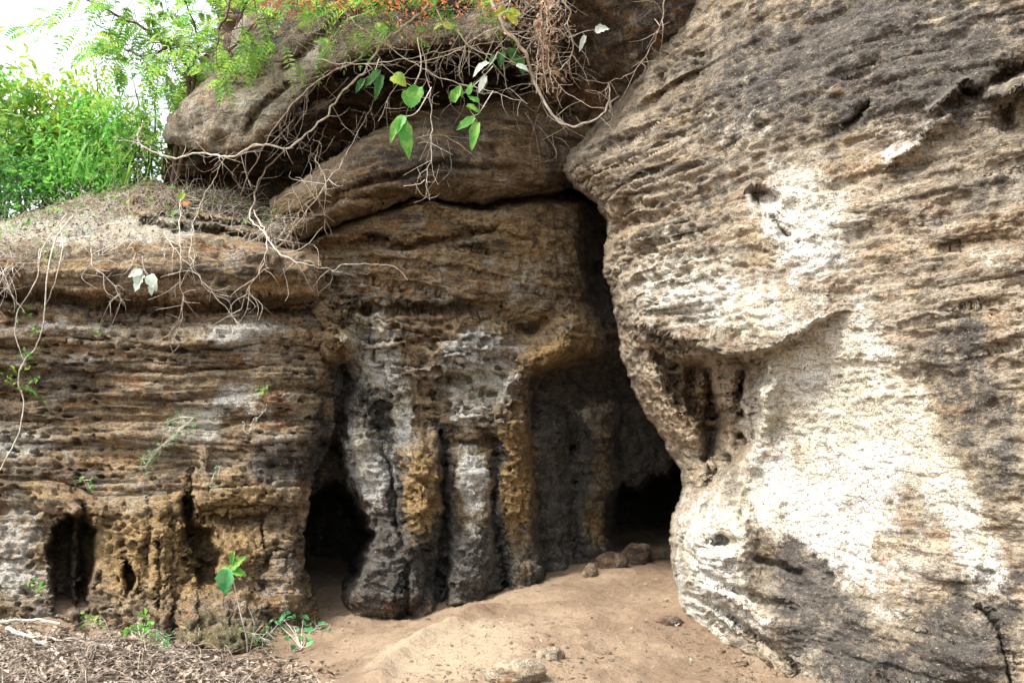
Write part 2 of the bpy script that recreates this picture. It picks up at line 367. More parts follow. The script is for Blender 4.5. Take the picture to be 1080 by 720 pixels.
def E_feat(X, Z, Y, X0, Z0):
    rim = np.interp(X, [250, 325, 345, 390, 440, 460, 510, 560, 580, 620, 640, 800], [262, 252, 243, 222, 207, 206, 216, 206, 204, 206, 200, 190])
    Y += .5 * sstep(14, 0, Z - rim) ** 2 + 26 * sstep(0, 10, rim - Z - 2)
    Y += .16 * ridge(X, Z, [(340, 262), (400, 258), (430, 262), (470, 252), (520, 240)], 5)
    Y += .14 * ridge(X, Z, [(350, 325), (430, 330), (520, 322)], 5)
    # crevice at the left
    Y += .26 * ridge(X, Z, [(358, 376, 5), (366, 398, 8), (360, 440, 6), (354, 470, 6)], 8) + .25 * blob(X, Z, 366, 395, 10, 9)
    Y += 1.9 * inside(H1, X, Z, 8) + .6 * inside(H1b, X, Z, 9)
    # knobs
    Y -= .42 * dome(X, Z, 354, 363, 21, 19) + .25 * dome(X, Z, 348, 330, 17, 20) + .14 * dome(X, Z, 366, 345, 16, 30)
    # columns
    Y -= flutes(X, Z, [[362, 372, 378, 384], [398, 406, 419, 430], [474, 470, 466, 462], [518, 524, 522, 534], [566, 560, 572, 578], [603, 603, 605, 608], [655, 652, 652, 650]], [.26, .42, .27, .36, .24, .38],
                [430, 480, 540, 620], [395, 440, 450, 405, 410, 400], 760) * np.where(X < 424, sstep(590, 545, Z), 1) * .85
    Y -= .62 * dome(X, Z, 403, 606, 47, 56) ** 1.3 + .16 * blob(X, Z, 420, 628, 22, 26, 0, 3) + .12 * blob(X, Z, 380, 600, 16, 20) + .26 * blob(X, Z, 444, 508, 25, 48, 0, 3) - .16 * blob(X, Z, 440, 610, 30, 24, 0, 3) + .2 * blob(X, Z, 498, 585, 24, 40, 0, 3) - .12 * blob(X, Z, 545, 570, 22, 26) + .14 * blob(X, Z, 548, 470, 20, 30)
    Y += .14 * sstep(575, 600, Z) * sstep(420, 430, X) * sstep(470, 460, X)
    Y += .2 * ridge(X, Z, [(468, 455, 2), (467, 520, 3), (470, 600, 4), (470, 640, 4)], 4) 
    Y -= .20 * blob(X, Z, 500, 440, 26, 20, 0, 3); Y += .2 * blob(X, Z, 498, 468, 26, 3.5)
    Y -= .12 * fridge(X, Z, [(404, 290), (418, 350), (424, 420), (432, 470)], 22)
    # arch lobe
    Y += .35 * inside([(560, 395), (600, 380), (640, 372), (700, 400), (740, 520), (700, 600), (640, 615), (575, 620), (560, 480)], X, Z, 9)
    Y -= .50 * blob(X, Z, 612, 358, 40, 30, 12, 3.5) + .46 * blob(X, Z, 566, 382, 38, 17, -28, 3.5) + .16 * fridge(X, Z, [(560, 390), (540, 408), (530, 440), (532, 470)], 13)
    Y += .35 * blob(X, Z, 568, 344, 22, 8, -18)
    Y -= .16 * blob(X, Z, 475, 378, 40, 16, -25, 3) ; Y += .22 * blob(X, Z, 480, 400, 18, 8) + .25 * blob(X, Z, 385, 325, 9, 7)
    Y -= .12 * blob(X, Z, 600, 290, 26, 60, 0, 3)
    Y += 3.6 * inside(H2, X, Z, 7)
    Y += .8 * sstep(606, 640, X) * sstep(360, 250, Z)
    left = np.interp(Z, [200, 262, 300, 345, 470, 700], [300, 325, 330, 332, 300, 300])
    Y += 30 * sstep(3, 12, left - X)
    return Y
def E_d1(P, X, Z, N):
    up = sstep(440, 380, Z); dk = sstep(596, 612, X)
    return strata(P, .26, .06, 4.2, .3, (.12, 0)) * (.25 + .75 * up) * (1 - .8 * dk) + fbm(P * 1.8 + 9, 4) * .10
def E_d2(P, X, Z, N):
    up = sstep(440, 390, Z); dk = sstep(590, 612, X) * sstep(380, 400, Z)
    d = (strata(P, .085, .035, 7.7, .18, (.12, 0)) + strata(P, .04, .022, 1.7, .12, (.12, 0))) * (.42 + .58 * up) * (1 - dk)
    p1, e1 = pits(P, 8.5, (1, 1, 1.5), .5); p2, _ = pits(P, 13, (1, 1, 1.2), .5)
    mk = blob(X, Z, 520, 400, 90, 70, 0, 4) + blob(X, Z, 400, 350, 60, 60) + blob(X, Z, 445, 530, 30, 60, 0, 4) + blob(X, Z, 545, 510, 22, 60, 0, 4) + blob(X, Z, 390, 430, 40, 40)
    mk = np.clip(mk, 0, 1)
    d -= p1 * .10 * mk + p2 * .04 * np.clip(mk + .35, 0, 1) * sstep(-.2, .2, perlin(P * 2.1))
    lw = sstep(400, 470, Z)
    d += fbm(P * np.array([4, 4, 6]), 5, .68) * (.075 + .035 * lw) + fbm(P * 20, 2) * .018 - .035 * sstep(.3, .8, fbm(P * np.array([2.6, 2.6, 5]) + 40, 4, ridged=True)) - .03 * (1 - np.abs(fbm(P * 3.1 + 2, 3, ridged=True))) * .5
    return d
def E_stain_shade(P, X, Z):  # stains, plus shade painted black into the cave mouths and crevice
    W = .85 * blob(X, Z, 388, 370, 28, 50, 0) + 1.05 * blob(X, Z, 386, 490, 22, 46, -12, 3) + .8 * blob(X, Z, 500, 375, 50, 28, -30) + .75 * blob(X, Z, 520, 410, 40, 16) + .85 * blob(X, Z, 498, 500, 20, 34, 0, 3) \
        + .65 * blob(X, Z, 425, 440, 16, 50) + .45 * blob(X, Z, 625, 430, 30, 14) + .6 * blob(X, Z, 500, 440, 30, 20) + .35 * blob(X, Z, 500, 560, 14, 40) + .45 * blob(X, Z, 552, 300, 20, 30)
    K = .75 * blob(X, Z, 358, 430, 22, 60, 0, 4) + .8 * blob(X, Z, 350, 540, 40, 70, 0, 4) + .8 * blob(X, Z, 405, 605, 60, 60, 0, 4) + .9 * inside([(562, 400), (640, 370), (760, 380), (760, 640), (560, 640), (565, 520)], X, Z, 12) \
        + .95 * blob(X, Z, 500, 600, 60, 55, 0, 4) + .6 * blob(X, Z, 385, 440, 24, 30) + .9 * blob(X, Z, 640, 260, 34, 110, -8, 4) + .5 * blob(X, Z, 470, 320, 50, 26) + .8 * blob(X, Z, 392, 425, 26, 22) + .6 * blob(X, Z, 410, 380, 16, 40) + .5 * blob(X, Z, 470, 420, 20, 20) + .6 * blob(X, Z, 408, 520, 12, 50) + .9 * ridge(X, Z, [(470, 455), (468, 560)], 9) + .8 * ridge(X, Z, [(524, 470), (527, 600)], 6) + .7 * ridge(X, Z, [(405, 440), (416, 520), (420, 560)], 8) + .45 * blob(X, Z, 540, 260, 30, 20)  # ridge terms paint shade along the column grooves
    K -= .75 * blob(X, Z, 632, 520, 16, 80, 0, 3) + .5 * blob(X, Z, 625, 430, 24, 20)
    O = .95 * blob(X, Z, 446, 525, 26, 62, 0, 4) + .95 * blob(X, Z, 545, 500, 20, 70, 0, 4) + .8 * blob(X, Z, 590, 368, 54, 26, -20) + .55 * blob(X, Z, 560, 250, 50, 60) + .5 * blob(X, Z, 354, 363, 24, 20) + .5 * blob(X, Z, 450, 250, 50, 30) + .4 * blob(X, Z, 630, 540, 16, 60)
    Mo = .5 * blob(X, Z, 505, 570, 40, 50) + .55 * blob(X, Z, 625, 520, 40, 80) + .5 * blob(X, Z, 545, 590, 20, 30) + .5 * blob(X, Z, 600, 400, 30, 50)
    return np.stack([W * 1.3, K * 1.05, O * 1.2, Mo], 1)
rockE = rock('cave_wall', axis([(296, 760, 1.35)]), axis([(190, 680, 1.35), (680, 740, 5)]), E_ctrl, 15.5, M_mid, E_feat, (E_d1, E_d2), E_stain_shade)
tag(rockE, 'dark fluted cave wall with rounded rock columns, a tall crevice and a low black cave mouth, under the overhang', 'cave wall')

# ---- lens shaped slab over the columns
D_ctrl = [(285, 215, 8.3), (330, 200, 8.0), (400, 175, 7.95), (470, 160, 8.05), (540, 160, 8.3), (600, 170, 8.7), (660, 190, 9.3), (330, 245, 8.15), (400, 225, 8.15), (500, 215, 8.35), (600, 205, 8.8), (560, 100, 8.8), (450, 115, 8.7), (620, 110, 9.0)]
D_poly = [(284, 212), (300, 200), (330, 181), (372, 152), (400, 133), (430, 118), (470, 112), (520, 104), (560, 92), (620, 80), (720, 80), (720, 235), (640, 215), (600, 198), (570, 206), (540, 212), (512, 217), (480, 211), (450, 209), (420, 214), (392, 228), (350, 243), (322, 255), (300, 263), (289, 246)]
def D_feat(X, Z, Y, X0, Z0):
    sd = poly_sd(D_poly, X, Z)
    e = np.clip(1 - sd / 22, 0, 1)
    Y += .5 * (1 - np.sqrt(np.clip(1 - e * e, 0, 1))) + 28 * sstep(1, -9, sd)
    Y += .10 * ridge(X, Z, [(330, 215), (400, 190), (470, 175), (540, 178)], 4) + .12 * ridge(X, Z, [(300, 232), (360, 212), (420, 204)], 4)
    Y += .12 * ridge(X, Z, [(470, 112), (490, 140), (520, 165)], 6)
    return Y
def D_d1(P, X, Z, N): return strata(P, .3, .035, 9.1, .3, (-.25, 0)) + fbm(P * 1.5 + 3, 4) * .09
def D_d2(P, X, Z, N): return strata(P, .05, .024, 5.5, .14, (-.25, 0)) + strata(P, .12, .03, 8.5, .14, (-.25, 0)) + fbm(P * np.array([6, 6, 9]), 4, .6) * .035 + fbm(P * 24, 2) * .008
def D_stain(P, X, Z):
    K = .6 * blob(X, Z, 440, 170, 110, 26) + .4 * blob(X, Z, 340, 230, 60, 20) + .7 * blob(X, Z, 630, 190, 50, 24) + .5 * blob(X, Z, 480, 130, 40, 20)
    O = .55 * blob(X, Z, 550, 150, 50, 26) + .4 * blob(X, Z, 380, 160, 70, 14, -25)
    return np.stack([.3 * blob(X, Z, 350, 180, 60, 10, -30), K, O, .5 * blob(X, Z, 430, 200, 60, 14)], 1)
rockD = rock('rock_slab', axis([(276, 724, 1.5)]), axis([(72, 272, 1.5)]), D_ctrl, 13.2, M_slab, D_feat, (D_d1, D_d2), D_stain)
tag(rockD, 'long brown lens-shaped rock slab wedged between the columned cave wall and the dark recess above', 'rock slab')

# ---- dark ceiling rock above, between the slab and the pale buttress
C_ctrl = [(430, -200, 7.6), (500, -40, 7.9), (560, 40, 8.3), (600, 100, 8.7), (590, 0, 7.9), (650, 60, 8.1), (700, 20, 7.5), (650, -60, 7.3), (720, -200, 6.6), (650, 130, 8.8), (560, 130, 9.3), (640, 200, 9.6), (750, 100, 8.0), (800, 0, 7.4), (500, 60, 8.5), (450, 40, 8.3)]
C_poly = [(395, -300), (392, 20), (420, 52), (470, 62), (520, 60), (556, 84), (580, 120), (600, 170), (625, 215), (780, 230), (860, -300)]
def C_feat(X, Z, Y, X0, Z0):
    sd = poly_sd(C_poly, X, Z); e = np.clip(1 - sd / 18, 0, 1)
    Y += .5 * (1 - np.sqrt(np.clip(1 - e * e, 0, 1))) + 28 * sstep(1, -9, sd)
    Y -= .3 * ridge(X, Z, [(570, -40, 22), (575, 60, 18), (585, 100, 12)], 18, True)
    Y += .4 * sstep(-30, -200, Z0)
    return Y
def C_d1(P, X, Z, N): return strata(P, .35, .04, 1.1, .3, (-.3, .2)) + fbm(P * 1.5 + 13, 4) * .14
def C_d2(P, X, Z, N): return fbm(P * np.array([5, 5, 7]), 4, .6) * .06 + strata(P, .1, .03, 5.5, .2, (-.3, 0)) + fbm(P * 22, 2) * .01
def C_stain(P, X, Z):
    return np.stack([0 * X, .6 * blob(X, Z, 660, 40, 60, 60) + .4 * blob(X, Z, 600, 150, 40, 40), .4 * blob(X, Z, 560, 150, 60, 40) + .35 * blob(X, Z, 570, 20, 30, 60), 0 * X], 1)
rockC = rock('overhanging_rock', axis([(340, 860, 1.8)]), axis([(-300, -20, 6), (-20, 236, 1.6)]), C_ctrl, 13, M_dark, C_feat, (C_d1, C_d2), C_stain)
tag(rockC, 'dark brown overhanging rock above the slab and left of the pale buttress', 'rock')

# ---- grey boulder upper left
B_ctrl = [(175, 150, 8.9), (200, 100, 8.7), (250, 160, 8.3), (250, 100, 8.4), (300, 100, 8.3), (330, 60, 8.3), (400, 30, 8.2), (300, 0, 8.5), (250, 30, 8.8), (450, 0, 8.2), (350, -100, 8.8), (450, -200, 8.6), (240, -200, 9.6)]
B_poly = [(172, 152), (178, 128), (192, 105), (215, 85), (238, 62), (250, 30), (262, -10), (280, -300), (560, -300), (540, 40), (480, 48), (430, 50), (400, 58), (372, 66), (345, 78), (318, 108), (296, 138), (272, 160), (250, 168), (225, 162), (200, 158)]
def B_feat(X, Z, Y, X0, Z0):
    sd = poly_sd(B_poly, X, Z); e = np.clip(1 - sd / 13, 0, 1)
    Y += .3 * (1 - np.sqrt(np.clip(1 - e * e, 0, 1))) + 28 * sstep(1, -9, sd)
    Y += .14 * blob(X, Z, 232, 148, 9, 7) + .12 * ridge(X, Z, [(300, 90), (272, 120), (262, 140)], 4)
    Y += .12 * ridge(X, Z, [(420, -20), (350, 30), (300, 70)], 5) - .2 * blob(X, Z, 220, 110, 40, 40)
    return Y
def B_d1(P, X, Z, N): return fbm(P * 1.2 + 23, 4) * .13 + strata(P, .5, .025, 3.1, .3, (-.5, 0))
def B_d2(P, X, Z, N): return fbm(P * np.array([6, 6, 8]), 4, .6) * .05 + fbm(P * 24, 2) * .01
def B_stain(P, X, Z):
    W = .8 * blob(X, Z, 255, 108, 7, 16, 10) + .7 * blob(X, Z, 330, 60, 12, 20, 20) + .3 * blob(X, Z, 210, 130, 30, 20)
    return np.stack([W, .55 * blob(X, Z, 200, 150, 40, 8) + .5 * blob(X, Z, 300, 40, 40, 40), .5 * blob(X, Z, 250, 150, 30, 14), 0 * X], 1)
rockB = rock('boulder', axis([(150, 560, 1.7)]), axis([(-300, -20, 6), (-20, 182, 1.6)]), B_ctrl, 14, M_top, B_feat, (B_d1, B_d2), B_stain)
tag(rockB, 'big grey tan boulder leaning out at the upper left over the twiggy ledge', 'boulder')

# ---- dark back wall of the recess
R_ctrl = [(120, 160, 10.2), (250, 190, 10.0), (400, 100, 10.2), (330, 200, 10.0), (500, 60, 10.4), (600, 200, 10.6), (700, 300, 11.4), (300, 0, 11), (600, 0, 11), (300, 280, 9.9), (500, 280, 10.6)]
def R_feat(X, Z, Y, X0, Z0):
    left = np.interp(Z, [40, 80, 150, 200, 300], [230, 195, 178, 172, 160])
    return Y + 30 * sstep(0, 12, left - X) + .3 * ridge(X, Z, [(200, 190), (300, 195), (400, 150)], 6)
def R_d1(P, X, Z, N): return strata(P, .35, .16, 6.1, .3, (-.3, 0)) + fbm(P * 1.4 + 33, 5) * .3
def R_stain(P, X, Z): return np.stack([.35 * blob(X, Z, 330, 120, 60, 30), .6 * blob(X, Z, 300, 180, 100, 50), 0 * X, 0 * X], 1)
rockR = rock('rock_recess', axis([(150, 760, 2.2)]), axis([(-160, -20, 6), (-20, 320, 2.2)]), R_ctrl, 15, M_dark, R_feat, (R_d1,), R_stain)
tag(rockR, 'shadowed dark rock at the back of the deep recess beneath the upper left boulder', 'rock wall')

# ---- pale buttress on the right
F_ctrl = [(600, 175, 7.9), (640, 110, 7.9), (700, 30, 7.5), (640, 260, 7.5), (662, 380, 7.35), (705, 460, 7.1), (722, 510, 6.95), (745, 440, 7.0), (712, 580, 6.75), (725, 640, 6.65), (770, 100, 6.55), (760, 250, 6.35), (760, 345, 6.25),
          (800, 420, 6.15), (790, 560, 6.1), (850, 50, 6.05), (850, 200, 5.8), (850, 320, 5.65), (850, 420, 5.8), (850, 600, 5.65), (830, 720, 5.45), (770, 680, 6.1), (950, -20, 5.65), (950, 300, 5.2), (950, 600, 5.05), (950, 720, 4.85),
          (1080, 0, 5.1), (1080, 300, 4.7), (1080, 720, 4.3), (1300, 0, 4.5), (1300, 400, 3.9), (1300, 800, 3.6), (1600, 0, 4.0), (1600, 800, 3.0), (1000, -400, 5.6), (750, -300, 6.6), (1500, -400, 4.5), (830, 850, 5.2)]
F_poly = [(860, -420), (770, -100), (728, -10), (714, 10), (690, 42), (664, 84), (640, 112), (622, 138), (600, 162), (594, 180), (604, 198), (626, 214), (640, 238), (639, 262), (636, 284), (645, 312), (650, 345), (656, 375), (666, 405), (684, 442),
          (702, 466), (716, 490), (722, 512), (716, 532), (708, 552), (705, 575), (708, 600), (716, 622), (716, 650), (722, 668), (724, 690), (724, 900), (2200, 900), (2200, -420)]
HOL = [(690, 372), (720, 378), (748, 376), (770, 385), (800, 384), (808, 400), (800, 430), (795, 460), (780, 485), (752, 505), (742, 470), (735, 440), (715, 425), (700, 400)]
def F_feat(X, Z, Y, X0, Z0):
    sd = poly_sd(F_poly, X, Z); e = np.clip(1 - sd / 42, 0, 1)
    Y += .85 * (1 - np.sqrt(np.clip(1 - e * e, 0, 1))) + 28 * sstep(1, -8, sd)
    Y += .34 * inside(HOL, X, Z, 9)
    # lip of the step above the hollow
    lipz = np.interp(X, [600, 690, 735, 765, 800, 850, 885, 930], [330, 352, 366, 382, 376, 352, 336, 320])
    Y -= .24 * np.exp(-np.clip(lipz - Z, 0, 200) / 55) * sstep(0, 7, lipz - Z) * sstep(610, 690, X) * sstep(905, 845, X)
    Y -= .10 * blob(X, Z, 762, 368, 18, 12, 0, 3)
    # columns under the lip
    Y -= .20 * blob(X, Z, 800, 430, 17, 60, 8, 3) + .17 * blob(X, Z, 767, 450, 11, 62, 5, 3) + .15 * blob(X, Z, 706, 420, 14, 50, -28, 3)
    Y += .22 * ridge(X, Z, [(784, 395, 3), (782, 440, 4)], 4) + .3 * ridge(X, Z, [(750, 395, 5), (753, 450, 8), (742, 485, 5)], 8) + .2 * ridge(X, Z, [(726, 392, 5), (732, 430, 5)], 5)
    Y += .28 * blob(X, Z, 735, 390, 12, 10) + .2 * blob(X, Z, 764, 440, 6, 6) + .15 * blob(X, Z, 800, 398, 8, 10)
    # foot lobe
    Y -= .30 * blob(X, Z, 744, 580, 46, 75, 0, 3.5) + .12 * blob(X, Z, 800, 640, 60, 40, 20, 3)
    Y += .24 * blob(X, Z, 762, 572, 12, 8, 10) - .12 * blob(X, Z, 762, 590, 14, 10)
    Y += .08 * ridge(X, Z, [(740, 605), (790, 628), (830, 640)], 4)
    Y += .11 * ridge(X, Z, [(728, 628), (770, 650), (815, 680), (840, 710)], 4) - .07 * ridge(X, Z, [(730, 612), (780, 638), (830, 662)], 8)
    Y += .12 * ridge(X, Z, [(800, 590), (845, 602)], 4) + .07 * ridge(X, Z, [(797, 500), (798, 560), (812, 600)], 9)
    Y += 1.0 * sstep(0, 30, Z - np.interp(X, [700, 722, 770, 830, 870], [640, 652, 682, 722, 745])) * sstep(900, 860, X)
    # upper details
    Y += .22 * blob(X, Z, 810, 207, 16, 9, 15, 4) + .14 * ridge(X, Z, [(800, 212), (818, 226), (832, 246)], 4) - .08 * blob(X, Z, 810, 238, 16, 22, 20)
    Y += .12 * ridge(X, Z, [(893, 130), (905, 120), (914, 110)], 3)
    Y += .22 * ridge(X, Z, [(1015, 92, 4), (1030, 96, 5), (1050, 88, 7), (1085, 66, 8), (1150, 40, 8)], 6) - .16 * ridge(X, Z, [(985, 112, 5), (1015, 88, 6), (1060, 98, 8), (1110, 74, 8)], 6)
    Y += .18 * blob(X, Z, 1064, 122, 10, 14) - .10 * ridge(X, Z, [(940, 170), (1000, 118)], 10)
    for pts, a, w in (([(890, 195), (960, 170), (1090, 120)], .10, 8), ([(1000, 275), (1090, 240), (1200, 200)], .14, 10), ([(985, 225), (1100, 180)], .10, 8), ([(900, 90), (960, 60), (1090, 20)], .10, 12),
                      ([(850, 160), (930, 150)], .08, 8), ([(1010, 330), (1090, 310)], .10, 8), ([(860, 260), (940, 235)], .08, 6), ([(820, 60), (900, 20)], .1, 10), ([(960, 392), (1020, 400), (1090, 380)], .08, 8)):
        Y += a * .4 * ridge(X, Z, pts, w * 1.5)
    Y += .08 * ridge(X, Z, [(1035, 640), (1055, 668), (1062, 700), (1070, 740)], 2.5) - .1 * blob(X, Z, 1020, 690, 40, 26)
    Y -= .18 * dome(X, Z, 930, 735, 60, 26)
    return Y
def F_d1(P, X, Z, N):
    lf = sstep(760, 680, X) * sstep(400, 340, Z); ur = sstep(900, 980, X) * sstep(420, 330, Z)
    a = .28 + .9 * lf + .22 * ur
    a = a * (1 - .8 * blob(X, Z, 880, 510, 130, 140, 0, 4))
    return strata(P, .24, .09, 12.3, .2) * a + fbm(P * 1.3 + 50, 4) * .11
def F_d2(P, X, Z, N):
    lf = sstep(775, 690, X) * sstep(400, 330, Z); hol = inside(HOL, X, Z, 14); ft = sstep(820, 760, X) * sstep(490, 520, Z); cv = blob(X, Z, 700, 400, 60, 50, 0, 4)
    sm = np.clip(blob(X, Z, 890, 500, 140, 150, 0, 4), 0, 1)
    d = strata(P, .07, .055, 15.5, .10) * (.30 + .9 * lf) * (1 - .8 * sm)
    p1, e1 = pits(P, 6.5, (1, 1, 1.2), .46); p2, e2 = pits(P, 12, (1, .8, 1.9), .5)
    d -= p1 * (.15 * np.clip(hol + cv, 0, 1) + .03 * ft) + p2 * (.05 * lf + .03 * hol + .012)* sstep(-.3, .2, perlin(P * 1.7 + 8))
    d += fbm(P * np.array([4, 4, 6]), 5, .65) * .055 * (1 - .45 * sm) + fbm(P * 17, 3, .7) * .022 - .03 * (1 - sm) * sstep(.35, .8, fbm(P * np.array([2.4, 2.4, 6]) + 70, 4, ridged=True))
    return d
def F_stain(P, X, Z):
    W = .95 * blob(X, Z, 880, 450, 95, 130, 8, 4) + .9 * blob(X, Z, 850, 230, 50, 60, -25, 3) + .7 * blob(X, Z, 780, 320, 60, 40) + .55 * blob(X, Z, 900, 600, 120, 60, 25) + .8 * blob(X, Z, 745, 600, 40, 90, 0, 4) + .6 * blob(X, Z, 790, 650, 60, 20, 30) \
        + .8 * blob(X, Z, 1005, 520, 24, 70, -20) + .6 * blob(X, Z, 960, 150, 60, 18, -28) + .45 * blob(X, Z, 1060, 270, 60, 16, -10) + .5 * blob(X, Z, 700, 290, 60, 60) + .6 * blob(X, Z, 830, 500, 40, 60) + .3 * blob(X, Z, 780, 120, 60, 60) + .5 * blob(X, Z, 1045, 600, 30, 40)
    K = .85 * blob(X, Z, 870, 655, 50, 34, 35) + .75 * blob(X, Z, 845, 605, 26, 40) + .7 * blob(X, Z, 1010, 380, 42, 50, 0, 3) + .62 * blob(X, Z, 850, 70, 150, 75, -20, 3) + .45 * blob(X, Z, 1000, 60, 120, 90, -20, 3) + .4 * blob(X, Z, 1030, 420, 50, 140, 0, 3) + .6 * blob(X, Z, 1010, 690, 80, 40) + .7 * blob(X, Z, 900, 700, 60, 20, 10) + .6 * blob(X, Z, 1040, 620, 40, 50) \
        + .5 * blob(X, Z, 960, 80, 70, 40) + .5 * blob(X, Z, 1060, 200, 60, 40) + .55 * blob(X, Z, 750, 210, 26, 50) + .6 * blob(X, Z, 855, 550, 30, 14) + .5 * blob(X, Z, 960, 650, 30, 20) + .5 * blob(X, Z, 1050, 470, 30, 50) + .4 * blob(X, Z, 640, 150, 40, 30)
    KF = np.clip(1.0 * blob(X, Z, 868, 650, 46, 42, 40, 3) + .95 * blob(X, Z, 845, 600, 24, 30, 0, 3) + .9 * blob(X, Z, 940, 705, 110, 16, 3, 4) + .7 * blob(X, Z, 1020, 660, 40, 50) + .5 * blob(X, Z, 830, 560, 22, 40), 0, 1)
    K = K + KF * .5; W = W - .75 * KF
    K -= .45 * blob(X, Z, 960, 600, 50, 60)
    O = .6 * blob(X, Z, 870, 380, 18, 30) + .55 * blob(X, Z, 770, 440, 50, 60, 0, 4) + .5 * blob(X, Z, 700, 420, 50, 60, 0, 4) + .5 * blob(X, Z, 1040, 250, 60, 40) + .55 * blob(X, Z, 1050, 350, 40, 60) + .5 * blob(X, Z, 660, 240, 50, 80) + .7 * blob(X, Z, 848, 602, 7, 4) + .5 * blob(X, Z, 820, 300, 50, 20) + .55 * blob(X, Z, 1040, 560, 30, 40)
    Mo = .45 * blob(X, Z, 1050, 590, 40, 50) + .35 * blob(X, Z, 1000, 70, 80, 50) + .3 * blob(X, Z, 780, 100, 80, 80)
    kp = fbm(np.stack([X / 13, Z / 13, 0 * X], 1), 4, .7)
    K = np.minimum(K, .60) + .26 * np.clip(KF, 0, 1) + .22 * sstep(230, 60, Z) + kp * .6 * sstep(.15, .5, K); W = np.minimum(W * 1.15, .86) + .22 * kp
    return np.stack([W, K, O, Mo], 1)
rockF = rock('rock_buttress', axis([(584, 1090, 1.35), (1090, 1700, 10), (1700, 2200, 40)]), axis([(-420, -15, 8), (-15, 728, 1.35), (728, 900, 8)]), F_ctrl, 12.5, M_right, F_feat, (F_d1, F_d2), F_stain)
tag(rockF, 'huge pale weathered rock buttress with white and black streaks, right of the cave mouth', 'rock buttress')
# ------------------------------------------------------------------ ground
gpts = []
for px, py, Y in [(75, 648, 7.8), (200, 668, 7.4), (300, 668, 7.3), (345, 648, 8.2), (420, 655, 7.9), (480, 640, 8.1), (560, 618, 8.5), (600, 606, 8.8), (650, 592, 9.3), (700, 592, 9.5), (690, 577, 10.6), (650, 577, 11.5), (722, 655, 6.7), (770, 685, 6.0), (830, 724, 5.3),
                  (560, 650, 6.9), (500, 720, 5.0), (600, 720, 5.05), (440, 670, 6.5), (375, 690, 6.6), (345, 700, 6.3), (395, 720, 5.4), (200, 720, 5.8), (0, 720, 5.8), (0, 675, 7.2), (640, 640, 7.2), (340, 625, 9.2), (700, 720, 5.2)]:
    p = at(px, py, Y); gpts.append((p[0], p[1], p[2]))
gpts += [(-9, 6, .1), (-9, 0, -.1), (0, 0, -.1), (6, 2, .1), (5, 6, .3), (0, 14, .4), (-6, 14, .4), (8, 14, .4), (3, 0, 0)]
def ground_z(x, y):
    x = np.asarray(x, float); y = np.asarray(y, float)
    xc = np.clip(x, -9, 8); yc = np.clip(y, -1, 14)
    z = tps(gpts, xc, yc)
    far = np.hypot(x - xc, y - yc)
    return z - far * .03 + 0
def snoise(x, y):
    q = np.stack([x.ravel(), y.ravel(), 0 * x.ravel()], 1)
    return (fbm(q * 1.3, 3) * .06 + fbm(q * 5, 4, .6) * .035 + fbm(q * 17, 3, .7) * .016 + .02 * fbm(q * 3 + 9, 3, ridged=True)).reshape(x.shape)
gx = axis([(-400, -20, 40), (-20, -6, 1), (-6, -3.6, .06), (-3.6, 2.6, .02), (2.6, 6, .08), (6, 20, 1), (20, 400, 40)])
gy = axis([(-400, -10, 40), (-10, 4.2, .4), (4.2, 10, .02), (10, 14, .1), (14, 24, 1), (24, 600, 48)])
GX, GY = np.meshgrid(gx, gy); GZ = ground_z(GX, GY) + snoise(GX, GY)
# worn bank edge between the path to the left crevice and the mound
bank = [at(395, 725, 5.4), at(405, 705, 5.7), at(430, 690, 6.0), at(455, 668, 6.5), at(480, 652, 7.0), at(520, 635, 7.6)]
bd, bt = seg_dist([(p[0], p[1]) for p in bank], GX, GY)
side = np.zeros(GX.shape)
for k in range(len(bank) - 1):
    a, b2 = bank[k], bank[k + 1]
GZ += .06 * np.exp(-(bd / .12) ** 2)
V = np.stack([GX, GY, GZ], -1)
I = np.arange(GX.size).reshape(GX.shape)
F = np.stack([I[:-1, :-1], I[:-1, 1:], I[1:, 1:], I[1:, :-1]], -1).reshape(-1, 4)
m, nt, b = new_mat('dirt'); N = NB(nt)
S = N.attr('stain_shade')
big = N.noise(1.2, 4, .6); fine = N.noise(30, 6, .7); pep = N.noise(110, 3, .7)
c = N.mix(N.ramp(big, .4, .6), (.20, .138, .088), (.275, .20, .132))
c = N.mix(N.ramp(N.math('ADD', S[0], N.math('MULTIPLY', N.math('SUBTRACT', N.noise(5, 5, .7), .5), .8)), .35, .6), c, (.34, .265, .18))
c = N.mix(N.ramp(N.math('ADD', S[1], N.math('MULTIPLY', N.math('SUBTRACT', N.noise(7, 5, .7), .5), .8)), .35, .6), c, (.085, .063, .044))
c = N.mix(N.math('MULTIPLY', N.ramp(fine, .55, .7), .4), c, (.085, .055, .036)); c = N.mix(N.math('MULTIPLY', N.ramp(pep, .6, .7), .5), c, (.36, .29, .21))
nt.links.new(c, b.inputs['Base Color'])
N.bump(b, N.math('ADD', N.math('ADD', fine, N.math('MULTIPLY', pep, .35)), N.noise(9, 5, .75)), .9, .03)
ground = mesh_np('ground', V.reshape(-1, 3), F, m); tag(ground, kind='structure')
gs = np.zeros((GX.size, 4))
